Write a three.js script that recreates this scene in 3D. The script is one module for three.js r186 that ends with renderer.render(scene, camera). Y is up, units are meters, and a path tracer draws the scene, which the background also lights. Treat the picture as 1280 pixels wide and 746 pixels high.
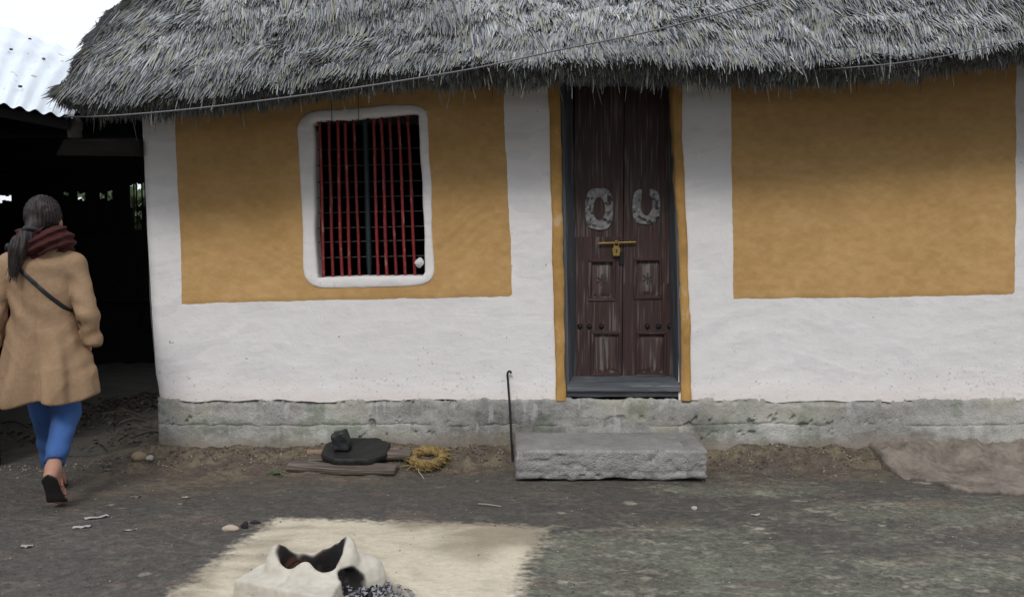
import * as THREE from 'three';
import { mergeGeometries, mergeVertices, toCreasedNormals } from 'three/addons/utils/BufferGeometryUtils.js';

// ------------------------------------------------------------------ camera
const F = 1100, PITCH = Math.atan(73 / F), EYE = new THREE.Vector3(0, 1.38, 5.45);
const camera = new THREE.PerspectiveCamera(2 * Math.atan(373 / F) * 180 / Math.PI, 1024 / 596, 0.05, 400);
camera.position.copy(EYE);
camera.rotation.x = -PITCH;
const scene = new THREE.Scene();

// ------------------------------------------------------------------ sky, sun, exposure
{
  const W = 128, H = 64, d = new Float32Array(W * H * 4);
  for (let j = 0; j < H; j++) for (let i = 0; i < W; i++) {
    const el = ((j + 0.5) / H - 0.5) * Math.PI, s = Math.sin(el), k = (j * W + i) * 4;
    const L = s > 0 ? 1.0 + 0.6 * s : 1.0;
    d[k] = L * 0.97; d[k + 1] = L * 1.0; d[k + 2] = L * 1.07; d[k + 3] = 1;
  }
  const t = new THREE.DataTexture(d, W, H, THREE.RGBAFormat, THREE.FloatType);
  t.mapping = THREE.EquirectangularReflectionMapping; t.magFilter = t.minFilter = THREE.LinearFilter;
  t.wrapS = THREE.RepeatWrapping; t.needsUpdate = true;
  scene.background = t; scene.environment = t;
}
const sun = new THREE.DirectionalLight(new THREE.Color(1, 0.965, 0.91), 1.5);
sun.position.set(-1.2, 7.3, 7.8); sun.target.position.set(0, 0, 0);
sun.castShadow = true; sun.shadow.radius = 26; sun.shadow.mapSize.set(2048, 2048);
Object.assign(sun.shadow.camera, { left: -7, right: 7, top: 7, bottom: -7, near: 0.5, far: 30 });
scene.add(sun, sun.target);
const renderer = new THREE.WebGLRenderer({ antialias: true });
renderer.toneMapping = THREE.LinearToneMapping;
renderer.toneMappingExposure = 0.91;
renderer.shadowMap.enabled = true;

// ------------------------------------------------------------------ helpers
let seed = 20240611;
const rnd = () => { seed = (seed + 0x6D2B79F5) | 0; let t = Math.imul(seed ^ (seed >>> 15), 1 | seed); t = (t + Math.imul(t ^ (t >>> 7), 61 | t)) ^ t; return ((t ^ (t >>> 14)) >>> 0) / 4294967296; };
const rr = (a, b) => a + (b - a) * rnd();
const gauss = () => (rnd() + rnd() + rnd() + rnd() - 2) * 0.87;
const lerp = (a, b, t) => a + (b - a) * t, clamp = (x, a = 0, b = 1) => Math.min(b, Math.max(a, x));
const sst = (a, b, x) => { const t = clamp((x - a) / (b - a)); return t * t * (3 - 2 * t); };
const hash = (x, y, z) => { let h = (Math.imul(x, 374761393) + Math.imul(y, 668265263) + Math.imul(z, 2147483647 ^ 0x1b873593)) | 0; h = Math.imul(h ^ (h >>> 13), 1274126177); return ((h ^ (h >>> 16)) >>> 0) / 4294967296; };
function n2(x, y, s = 0) {
  const xi = Math.floor(x), yi = Math.floor(y); let u = x - xi, v = y - yi; u = u * u * (3 - 2 * u); v = v * v * (3 - 2 * v);
  const a = hash(xi, yi, s), b = hash(xi + 1, yi, s), c = hash(xi, yi + 1, s), d = hash(xi + 1, yi + 1, s);
  return (a + (b - a) * u + (c - a) * v + (a - b - c + d) * u * v) * 2 - 1;
}
function n3(x, y, z, s = 0) {
  const zi = Math.floor(z); let w = z - zi; w = w * w * (3 - 2 * w);
  return lerp(n2(x, y, s + zi * 7 + 11), n2(x, y, s + zi * 7 + 18), w);
}
function fbm(x, y, o = 4, s = 0) { let a = 0, g = 0.5; for (let i = 0; i < o; i++) { a += g * n2(x, y, s + i * 31); x = x * 2.03 + 3.1; y = y * 2.03 + 1.7; g *= 0.5; } return a; }
const V = (x, y, z) => new THREE.Vector3(x, y, z);
// a pixel of the photograph is a direction; the plane it lands on gives the place
function ray(px, py) { const dx = (px - 640) / F, dy = (373 - py) / F, c = Math.cos(PITCH), s = Math.sin(PITCH); return V(dx, dy * c - s, -dy * s - c); }
const onZ = (px, py, z = 0) => { const d = ray(px, py); return d.multiplyScalar((z - EYE.z) / d.z).add(EYE); };
const onY = (px, py, y = 0) => { const d = ray(px, py); return d.multiplyScalar((y - EYE.y) / d.y).add(EYE); };
const table = (pts) => (x) => { if (x <= pts[0][0]) return pts[0][1]; for (let i = 1; i < pts.length; i++) if (x <= pts[i][0]) return lerp(pts[i - 1][1], pts[i][1], (x - pts[i - 1][0]) / (pts[i][0] - pts[i - 1][0])); return pts[pts.length - 1][1]; };

const usedNames = {};
const numbered = (n) => { const k = usedNames[n] = (usedNames[n] ?? -1) + 1; return k ? `${n}_${String(k).padStart(3, '0')}` : n; };
function mesh(name, g, m, parent) {
  const o = new THREE.Mesh(Array.isArray(g) ? merge(g) : g, m); o.name = parent === scene ? numbered(name) : name;
  o.castShadow = o.receiveShadow = true; parent.add(o); return o;
}
function merge(gs) {
  const keep = ['position', 'normal', 'uv']; const hasC = gs.some(g => g.attributes.color);
  return mergeGeometries(gs.map(g => {
    let q = g.index ? g.toNonIndexed() : g.clone();
    if (!q.attributes.uv) q.setAttribute('uv', new THREE.BufferAttribute(new Float32Array(q.attributes.position.count * 2), 2));
    if (!q.attributes.normal) q.computeVertexNormals();
    if (hasC && !q.attributes.color) q.setAttribute('color', new THREE.BufferAttribute(new Float32Array(q.attributes.position.count * 3).fill(1), 3));
    for (const k of Object.keys(q.attributes)) if (!keep.includes(k) && !(hasC && k === 'color')) q.deleteAttribute(k);
    return q;
  }));
}
function group(name, parent, pos = [0, 0, 0], turn = 0) { const o = new THREE.Group(); o.name = parent === scene ? numbered(name) : name; o.position.set(...pos); o.rotation.y = turn; parent.add(o); return o; }
function tag(o, label, category, grp, kind) { o.userData.label = label; if (category) o.userData.category = category; if (grp) o.userData.group = grp; if (kind) o.userData.kind = kind; return o; }
function structure(o, label) { o.userData.kind = 'structure'; if (label) o.userData.label = label; return o; }

// textures: fn(u, v) -> [r, g, b, height], colours linear, u to the right, v up
const s8 = (c) => { c = clamp(c); return 255 * (c < 0.0031308 ? 12.92 * c : 1.055 * Math.pow(c, 1 / 2.4) - 0.055); };
function tex(w, h, fn, wrap = THREE.RepeatWrapping) {
  const a = new Uint8Array(w * h * 4), b = new Uint8Array(w * h * 4);
  for (let j = 0; j < h; j++) for (let i = 0; i < w; i++) {
    const k = (j * w + i) * 4, c = fn((i + 0.5) / w, (j + 0.5) / h);
    a[k] = s8(c[0]); a[k + 1] = s8(c[1]); a[k + 2] = s8(c[2]); a[k + 3] = 255;
    b[k] = b[k + 1] = b[k + 2] = clamp(c[3] ?? 0.5) * 255; b[k + 3] = 255;
  }
  const mk = (d, cs) => { const t = new THREE.DataTexture(d, w, h, THREE.RGBAFormat); t.magFilter = THREE.LinearFilter; t.minFilter = THREE.LinearMipmapLinearFilter; t.generateMipmaps = true; t.wrapS = t.wrapT = wrap; if (cs) t.colorSpace = THREE.SRGBColorSpace; t.needsUpdate = true; return t; };
  return { map: mk(a, true), bumpMap: mk(b, false) };
}
const std = (rgb, rough = 0.9, o = {}) => { const m = new THREE.MeshStandardMaterial({ roughness: rough, metalness: 0, side: THREE.DoubleSide, ...o }); if (rgb) m.color.setRGB(...rgb); return m; };

// a grid of points fn(u, v) -> Vector3; uvs from uvFn
function sheet(us, vs, fn, uvFn, skip) {
  const p = [], uv = [], idx = [], nu = us.length, nv = vs.length;
  for (const v of vs) for (const u of us) { const q = fn(u, v); p.push(q.x, q.y, q.z); const t = uvFn ? uvFn(u, v, q) : [u, v]; uv.push(t[0], t[1]); }
  for (let j = 0; j < nv - 1; j++) for (let i = 0; i < nu - 1; i++) {
    if (skip && skip((us[i] + us[i + 1]) / 2, (vs[j] + vs[j + 1]) / 2)) continue;
    const a = j * nu + i, b = a + 1, c = a + nu, d = c + 1; idx.push(a, b, d, a, d, c);
  }
  const g = new THREE.BufferGeometry();
  g.setAttribute('position', new THREE.Float32BufferAttribute(p, 3)); g.setAttribute('uv', new THREE.Float32BufferAttribute(uv, 2));
  g.setIndex(idx); g.computeVertexNormals(); return g;
}
const range = (a, b, n) => Array.from({ length: n + 1 }, (_, i) => a + (b - a) * i / n);
// signed distance field -> mesh (surface nets)
function sdfMesh(f, mn, mx, cell, colour) {
  const n = [0, 1, 2].map(k => Math.ceil((mx[k] - mn[k]) / cell) + 1), [nx, ny, nz] = n;
  const D = new Float32Array(nx * ny * nz), id = (i, j, k) => i + nx * (j + ny * k);
  for (let k = 0; k < nz; k++) for (let j = 0; j < ny; j++) for (let i = 0; i < nx; i++) D[id(i, j, k)] = f(mn[0] + i * cell, mn[1] + j * cell, mn[2] + k * cell);
  const vi = new Int32Array(nx * ny * nz).fill(-1), P = [], I = [];
  const E = [[0, 1], [2, 3], [4, 5], [6, 7], [0, 2], [1, 3], [4, 6], [5, 7], [0, 4], [1, 5], [2, 6], [3, 7]];
  for (let k = 0; k < nz - 1; k++) for (let j = 0; j < ny - 1; j++) for (let i = 0; i < nx - 1; i++) {
    const c = []; let m = 0;
    for (let q = 0; q < 8; q++) { const v = D[id(i + (q & 1), j + ((q >> 1) & 1), k + (q >> 2))]; c.push(v); if (v < 0) m |= 1 << q; }
    if (m === 0 || m === 255) continue;
    let x = 0, y = 0, z = 0, cnt = 0;
    for (const [a, b] of E) if ((c[a] < 0) !== (c[b] < 0)) { const t = c[a] / (c[a] - c[b]); x += lerp(a & 1, b & 1, t); y += lerp((a >> 1) & 1, (b >> 1) & 1, t); z += lerp(a >> 2, b >> 2, t); cnt++; }
    vi[id(i, j, k)] = P.length / 3;
    P.push(mn[0] + (i + x / cnt) * cell, mn[1] + (j + y / cnt) * cell, mn[2] + (k + z / cnt) * cell);
  }
  const quad = (a, b, c, d, flip) => { if (a < 0 || b < 0 || c < 0 || d < 0) return; flip ? I.push(a, c, b, a, d, c) : I.push(a, b, c, a, c, d); };
  for (let k = 1; k < nz - 1; k++) for (let j = 1; j < ny - 1; j++) for (let i = 1; i < nx - 1; i++) {
    const s = D[id(i, j, k)] < 0;
    if (s !== D[id(i + 1, j, k)] < 0) quad(vi[id(i, j - 1, k - 1)], vi[id(i, j, k - 1)], vi[id(i, j, k)], vi[id(i, j - 1, k)], !s);
    if (s !== D[id(i, j + 1, k)] < 0) quad(vi[id(i - 1, j, k - 1)], vi[id(i, j, k - 1)], vi[id(i, j, k)], vi[id(i - 1, j, k)], s);
    if (s !== D[id(i, j, k + 1)] < 0) quad(vi[id(i - 1, j - 1, k)], vi[id(i, j - 1, k)], vi[id(i, j, k)], vi[id(i - 1, j, k)], !s);
  }
  const g = new THREE.BufferGeometry(); g.setAttribute('position', new THREE.Float32BufferAttribute(P, 3)); g.setIndex(I);
  const uv = []; for (let i = 0; i < P.length; i += 3) uv.push(P[i] + P[i + 2] * 0.6, P[i + 1] + P[i + 2] * 0.5);
  g.setAttribute('uv', new THREE.Float32BufferAttribute(uv, 2)); g.computeVertexNormals();
  if (colour) { const cs = []; for (let i = 0; i < P.length; i += 3) cs.push(...colour(P[i], P[i + 1], P[i + 2])); g.setAttribute('color', new THREE.Float32BufferAttribute(cs, 3)); }
  return g;
}
const smin = (a, b, k) => { const h = Math.max(k - Math.abs(a - b), 0) / k; return Math.min(a, b) - h * h * k * 0.25; };
const smax = (a, b, k) => -smin(-a, -b, k);
function cap(x, y, z, a, b, ra, rb = ra) {
  const bx = b[0] - a[0], by = b[1] - a[1], bz = b[2] - a[2], px = x - a[0], py = y - a[1], pz = z - a[2];
  const t = clamp((px * bx + py * by + pz * bz) / (bx * bx + by * by + bz * bz + 1e-9));
  return Math.hypot(px - bx * t, py - by * t, pz - bz * t) - lerp(ra, rb, t);
}
const ell = (x, y, z, c, r) => { const a = (x - c[0]) / r[0], b = (y - c[1]) / r[1], d = (z - c[2]) / r[2], k = Math.hypot(a, b, d); return (k - 1) * Math.min(...r); };
const box3 = (x, y, z, c, h, r = 0) => { const a = Math.abs(x - c[0]) - h[0] + r, b = Math.abs(y - c[1]) - h[1] + r, d = Math.abs(z - c[2]) - h[2] + r; return Math.hypot(Math.max(a, 0), Math.max(b, 0), Math.max(d, 0)) + Math.min(Math.max(a, b, d), 0) - r; };
// a slightly irregular chamfered box between corners
function block(x0, x1, y0, y1, z0, z1, ch = 0.006, wob = 0) {
  const w = x1 - x0, h = y1 - y0, d = z1 - z0; ch = Math.min(ch, w * 0.3, h * 0.3, d * 0.3);
  const s = new THREE.Shape(); s.moveTo(ch, ch); s.lineTo(w - ch, ch); s.lineTo(w - ch, h - ch); s.lineTo(ch, h - ch); s.closePath();
  const g = new THREE.ExtrudeGeometry(s, { depth: d - 2 * ch, bevelEnabled: true, bevelThickness: ch, bevelSize: ch, bevelSegments: 1, steps: 1 });
  g.translate(x0, y0, z0 + ch);
  const p = g.attributes.position, uv = [];
  for (let i = 0; i < p.count; i++) {
    if (wob) p.setXYZ(i, p.getX(i) + wob * n3(p.getX(i) * 9, p.getY(i) * 9, p.getZ(i) * 9, 1), p.getY(i) + wob * n3(p.getX(i) * 9, p.getY(i) * 9, p.getZ(i) * 9, 2), p.getZ(i) + wob * n3(p.getX(i) * 9, p.getY(i) * 9, p.getZ(i) * 9, 3));
    uv.push(p.getX(i) + p.getZ(i) * 0.7, p.getY(i) + p.getZ(i) * 0.7);
  }
  g.setAttribute('uv', new THREE.Float32BufferAttribute(uv, 2)); g.computeVertexNormals(); return g;
}
function tube(pts, r, seg = 24, rad = 8) { return new THREE.TubeGeometry(new THREE.CatmullRomCurve3(pts.map(p => Array.isArray(p) ? V(...p) : p)), seg, r, rad, false); }

// ------------------------------------------------------------------ materials

const woodTex = (dark, light, grey, s, wear) => tex(512, 512, (u, v) => {
  const g = fbm(u * 60, v * 4, 4, s) * 0.5 + 0.5, f = fbm(u * 160, v * 6, 2, s + 5), w = sst(wear[0], wear[1], fbm(u * 7, v * 5, 5, s + 9) * 0.55 + fbm(u * 110, v * 7, 3, s + 3) * 0.95);
  const k = clamp(g * 1.2 - 0.1 + f * 0.15); return [0, 1, 2].map(i => lerp(lerp(dark[i], light[i], k), grey[i] * (0.75 + 0.5 * g), w)).concat(0.35 + g * 0.4 - (f > 0.3 ? 0.25 : 0));
});
const M = {};
{
  const t1 = woodTex([0.020, 0.0095, 0.0085], [0.058, 0.024, 0.021], [0.115, 0.094, 0.09], 3, [0.05, 0.65]);
  M.doorWood = std(null, 0.62, { ...t1, bumpScale: 0.004 });
  const t2 = woodTex([0.040, 0.044, 0.052], [0.10, 0.11, 0.125], [0.21, 0.21, 0.2], 17, [0.3, 0.9]);
  M.frameWood = std(null, 0.75, { ...t2, bumpScale: 0.005 });
  const t3 = woodTex([0.05, 0.037, 0.028], [0.15, 0.115, 0.09], [0.26, 0.24, 0.22], 41, [0.1, 0.6]);
  M.oldWood = std(null, 0.85, { ...t3, bumpScale: 0.006 });
  M.sootShadeWood = std([0.011, 0.011, 0.012], 0.92);  // near-black: deep shed shade painted into the sooty wood colour
  M.panelWood = std([1.25, 1.3, 1.3], 0.66, { ...woodTex([0.026, 0.013, 0.012], [0.06, 0.03, 0.027], [0.13, 0.115, 0.11], 83, [-0.15, 0.45]), bumpScale: 0.004 });
  M.iron = std([0.012, 0.012, 0.013], 0.55, { metalness: 0.4 });
  M.steel = std([0.075, 0.08, 0.085], 0.7, { metalness: 0.3 });
  M.brass = std([0.33, 0.22, 0.07], 0.42, { metalness: 0.75 });
}

// ------------------------------------------------------------------ ground
const ghash = (x, z) => fbm(x * 1.3, z * 1.3, 3, 400);
const bankTop = (x) => 0.105 + 0.02 * n2(x * 1.7, 3.3, 5) + 0.012 * n2(x * 9, 1.3, 6);
function groundY(x, z) {
  const bx = sst(-2.75, -2.2, x) * sst(-0.6, -0.1, z), w = 0.38 + 0.17 * n2(x * 1.3, 0.7, 9) + 0.08 * n2(x * 4.5, 0.7, 11) + 0.05 * n2(x * 12, 2, 10);
  const bank = bx * bankTop(x) * Math.pow(1 - sst(-0.02, w, z), 1.3);
  return bank + 0.010 * ghash(x, z) + 0.005 * fbm(x * 6, z * 6, 3, 402) + 0.045 * bx * fbm(x * 10, z * 14, 4, 403) * (1 - sst(0.05, 0.6, z));
}
const inPoly = (x, z, P) => { let d = 1e9; for (let i = 0; i < P.length; i++) { const a = P[i], b = P[(i + 1) % P.length]; const ex = b[0] - a[0], ez = b[1] - a[1], l = Math.hypot(ex, ez); d = Math.min(d, ((x - a[0]) * ez - (z - a[1]) * ex) / l); } return d; };
const YX0 = -4.6, YX1 = 4.6, YZ0 = -0.12, YZ1 = 4.2;
const pc = [[345, 645], [690, 657], [640, 760], [190, 760]].map(([a, b]) => onY(a, b, 0.004)).map(p => [p.x, p.z]);
{ // carry the two side edges on towards the viewer
  const ex = (a, b, k) => [b[0] + (b[0] - a[0]) * k, b[1] + (b[1] - a[1]) * k]; pc[2] = ex(pc[1], pc[2], 0.6); pc[3] = ex(pc[0], pc[3], 0.6);
}
const PATCH = inPoly(onY(450, 720).x, onY(450, 720).z, pc) > 0 ? pc : pc.slice().reverse();
const patchD = (x, z) => inPoly(x, z, PATCH) + 0.035 * fbm(x * 2.2, z * 2.2, 3, 91) + 0.02 * fbm(x * 14, z * 14, 3, 92);
const spots = []; for (let i = 0; i < 260; i++) { const x = rr(-3.2, 3.6), z = rr(0.3, 2.9); if (x > 0.2 || rnd() < 0.3) spots.push([x, z, rr(0.006, x > 0.4 && rnd() < 0.22 ? 0.05 : 0.02), rr(0.25, 0.85), rr(1.2, 3)]); }
const spotGrid = new Map();
for (const s of spots) for (let i = -1; i < 2; i++) for (let j = -1; j < 2; j++) { const k = `${Math.floor(s[0] / 0.25) + i},${Math.floor(s[1] / 0.25) + j}`; if (!spotGrid.has(k)) spotGrid.set(k, []); spotGrid.get(k).push(s); }
const ashP = onY(462, 742, 0.01);
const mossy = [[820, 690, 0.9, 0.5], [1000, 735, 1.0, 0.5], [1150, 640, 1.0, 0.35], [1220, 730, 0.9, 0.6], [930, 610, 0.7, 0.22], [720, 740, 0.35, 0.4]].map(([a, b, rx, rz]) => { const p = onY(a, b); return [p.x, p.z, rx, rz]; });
const yardTex = tex(2048, 962, (u, v) => {
  const x = lerp(YX0, YX1, u), z = lerp(YZ1, YZ0, v);
  const big = fbm(x * 0.9, z * 1.3, 4, 7), mid = fbm(x * 5, z * 11, 6, 8), fine = fbm(x * 30, z * 42, 3, 9), grit = n2(x * 190, z * 190, 10);
  let c = [0.074, 0.068, 0.060];
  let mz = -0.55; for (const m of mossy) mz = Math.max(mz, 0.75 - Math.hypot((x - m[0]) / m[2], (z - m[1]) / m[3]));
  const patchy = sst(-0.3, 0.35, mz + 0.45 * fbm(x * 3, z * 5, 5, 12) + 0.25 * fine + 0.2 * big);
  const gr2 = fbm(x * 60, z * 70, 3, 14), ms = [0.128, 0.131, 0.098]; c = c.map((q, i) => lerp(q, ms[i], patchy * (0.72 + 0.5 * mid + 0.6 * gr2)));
  const silt = sst(0.1, 0.62, fbm(x * 7 + 7, z * 12 + 2, 6, 13) + fine * 0.45 + gr2 * 0.3 + 0.2 * big) * (0.25 + 0.75 * patchy), pl = [0.24, 0.22, 0.175]; c = c.map((q, i) => lerp(q, pl[i], silt * 0.6));
  const rb = sst(0.15, 0.5, fbm(x * 4 + 31, z * 8, 5, 16) + 0.3 * gr2), rc2 = [0.13, 0.095, 0.075]; c = c.map((q, i) => lerp(q, rc2[i], rb * 0.45));
  // brown loose earth along the foot of the wall
  const eb = (1 - sst(0.0, 0.85, z + 0.5 * fbm(x * 2.2, z * 4, 5, 15) + 0.18 * fine + 0.06 * gr2)) * sst(-2.75, -2.3, x), es = [0.115, 0.085, 0.06], eo = [0.18, 0.145, 0.09];
  const om = sst(-0.15, 0.4, fbm(x * 8, z * 14, 5, 19) + 0.4 * fine); c = c.map((q, i) => lerp(q, lerp(es[i], eo[i], om), eb * 0.7));
  for (const s of spotGrid.get(`${Math.floor(x / 0.25)},${Math.floor(z / 0.25)}`) ?? []) {
    const d = Math.hypot((x - s[0]) / s[4] * 1.5, z - s[1]) + 0.03 * fbm(x * 28, z * 40, 3, 33), k = (1 - sst(s[2] * 0.3, s[2], d)) * s[3]; if (k > 0) c = [lerp(c[0], 0.30, k), lerp(c[1], 0.28, k), lerp(c[2], 0.22, k)];
  }
  // clay wash around the stove
  const pd = patchD(x, z), brush = n2(pd * 46 + 1.5 * n2(x * 5, z * 5, 94), (x + z) * 1.4, 95), pk = sst(-0.04, 0.06, pd + 0.03 * fine + 0.03 * gr2 + 0.010 * brush * sst(0.12, 0.0, Math.abs(pd))), stroke = fbm(x * 5 + 2 * n2(x * 2, z * 2, 26), z * 12 + 3 * n2(x * 1.5, z * 1.5, 25), 4, 27);
  const pr = sst(-0.35, 0.35, fbm(x * 2.4 + 3, z * 2.2, 3, 29) + 0.4 * stroke + 0.5 * sst(1.0, 2.0, z) - 0.28), pa = [0.30, 0.258, 0.19], pb = [0.55, 0.49, 0.38];  // clay paler towards the viewer: camera bloom mixed into the colour
  c = c.map((q, i) => lerp(q, lerp(pa[i], pb[i], pr) * (1 + 0.09 * stroke), pk));
  // ash and soot spilled from the fire mouth
  const ad = Math.hypot(x - ashP.x, (z - ashP.z) * 1.2) + 0.06 * fbm(x * 12, z * 12, 3, 35), ak = 1 - sst(0.06, 0.19, ad + 0.03 * grit * 0.5); const as = [0.075, 0.068, 0.066]; c = c.map((q, i) => lerp(q, as[i], ak * 0.85));
  const t = 1 + (0.34 * fine + 0.24 * grit + 0.16 * mid + 0.25 * gr2) * (1 - 0.7 * pk);
  return [c[0] * t, c[1] * t, c[2] * t, 0.5 + 0.28 * fine * (1 - 0.6 * pk) + 0.16 * grit * (1 - 0.6 * pk) + 0.12 * pk + 0.1 * stroke * pk];
}, THREE.ClampToEdgeWrapping);
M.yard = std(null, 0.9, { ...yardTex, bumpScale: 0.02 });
const earthTile = tex(512, 512, (u, v) => { const w = (a) => (1 - Math.cos(2 * Math.PI * a)) / 2; const f = fbm(u * 20, v * 20, 4, 51) * w(u) * w(v) + fbm(u * 20 + 40, v * 20, 4, 52) * (1 - w(u)) * 0.6; const k = 1 + 0.6 * f; return [0.085 * k, 0.08 * k, 0.062 * k, 0.5 + f * 0.5]; });
M.earth = std(null, 0.95, { ...earthTile, bumpScale: 0.01 });
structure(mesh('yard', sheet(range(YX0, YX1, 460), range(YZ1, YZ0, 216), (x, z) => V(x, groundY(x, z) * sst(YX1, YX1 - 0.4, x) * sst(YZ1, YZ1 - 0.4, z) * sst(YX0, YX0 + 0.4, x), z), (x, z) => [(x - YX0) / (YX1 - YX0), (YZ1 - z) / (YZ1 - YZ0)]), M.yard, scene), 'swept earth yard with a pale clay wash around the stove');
structure(mesh('ground', sheet(range(-120, 120, 24), range(120, -120, 24), (x, z) => V(x, -0.035, z), (x, z) => [x / 1.6, z / 1.6]), M.earth, scene), 'bare earth around the houses');
M.shedSoil = std([0.87, 0.85, 0.95], 0.97, { ...earthTile, bumpScale: 0.012 });
structure(mesh('shed_floor', sheet(range(-6.4, -2.18, 120), range(-0.11, -4.4, 120), (x, z) => V(x, groundY(x, z) + 0.002 + 0.02 * sst(-0.12, -0.5, z) * fbm(x * 7, z * 7, 4, 61), z), (x, z) => [x / 1.6, z / 1.6]), M.shedSoil, scene), 'trodden soil floor inside the shed');

// ------------------------------------------------------------------ the thatched house
const house = group('thatched_house', scene);
tag(house, 'low clay house with ochre panels on white walls and a grey thatched roof', 'house');
const HX1 = 3.75, HZ1 = -3.5, WTOP = 2.72;
const PL = onZ(640, 499).y;                                        // top of the plinth
const leftEdge = table([[498, 197], [470, 191], [400, 186], [300, 180], [200, 176], [150, 173], [90, 172]].map(([py, px]) => { const p = onZ(px, py); return [p.y, p.x]; }));
const wallZ = (x, y) => 0.014 * fbm(x * 1.6, y * 1.6, 3, 101) + 0.005 * fbm(x * 7, y * 9, 3, 102) + 0.016 * (1 - sst(PL, PL + 0.12, y));
const stripe = (x, y, s) => fbm(x * 5 + 0.8 * n2(x * 1.1, y * 1.1, s), y * 17 + 3.5 * n2(x * 1.3, y * 0.7, s + 1), 4, s + 2);
const WX0 = -2.35, WX1 = HX1;
const wallTex = tex(2048, 780, (u, v) => {
  const x = lerp(WX0, WX1, u), y = lerp(0.38, WTOP, v);
  const sw = stripe(x, y, 111), bl = fbm(x * 1.7, y * 2.2, 4, 115), gr = n2(x * 160, y * 160, 116), fi = fbm(x * 26, y * 30, 2, 117);
  let k = 0.80 * (1 + 0.075 * sw + 0.07 * bl + 0.03 * fi + 0.015 * gr);
  let c = [k * 0.985, k * 0.962, k * 0.965];
  const g = sst(0.12, 0.45, sw + 0.3 * bl); c = c.map((q, i) => q * lerp(1, [0.86, 0.86, 0.875][i], g * 0.7));
  const sp = n2(x * 38, y * 31, 119) + 0.5 * n2(x * 90, y * 90, 120); if (sp > 1.28) c = c.map(q => q * 0.45);
  const mudp = n2(x * 70, y * 62, 121) + 0.6 * n2(x * 150, y * 140, 122), near = sst(PL + 0.42, PL, y + 0.1 * bl); if (mudp > 1.42 - 0.55 * near) c = [lerp(c[0], 0.42, 0.6), lerp(c[1], 0.34, 0.6), lerp(c[2], 0.27, 0.6)];
  // splashed earth tint low on the wall
  const ed = sst(0.10, 0.0, y - PL - 0.03 - 0.05 * fbm(x * 6, y * 9, 3, 118)); c = [lerp(c[0], 0.72, ed * 0.5), lerp(c[1], 0.64, ed * 0.5), lerp(c[2], 0.60, ed * 0.5)];
  return [c[0], c[1], c[2], 0.5 + 0.28 * sw + 0.16 * fi + 0.05 * gr];
}, THREE.ClampToEdgeWrapping);
M.white = std(null, 0.92, { ...wallTex, bumpScale: 0.007 });
const wUV = (x, y) => [(x - WX0) / (WX1 - WX0), (y - 0.38) / (WTOP - 0.38)];

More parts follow.
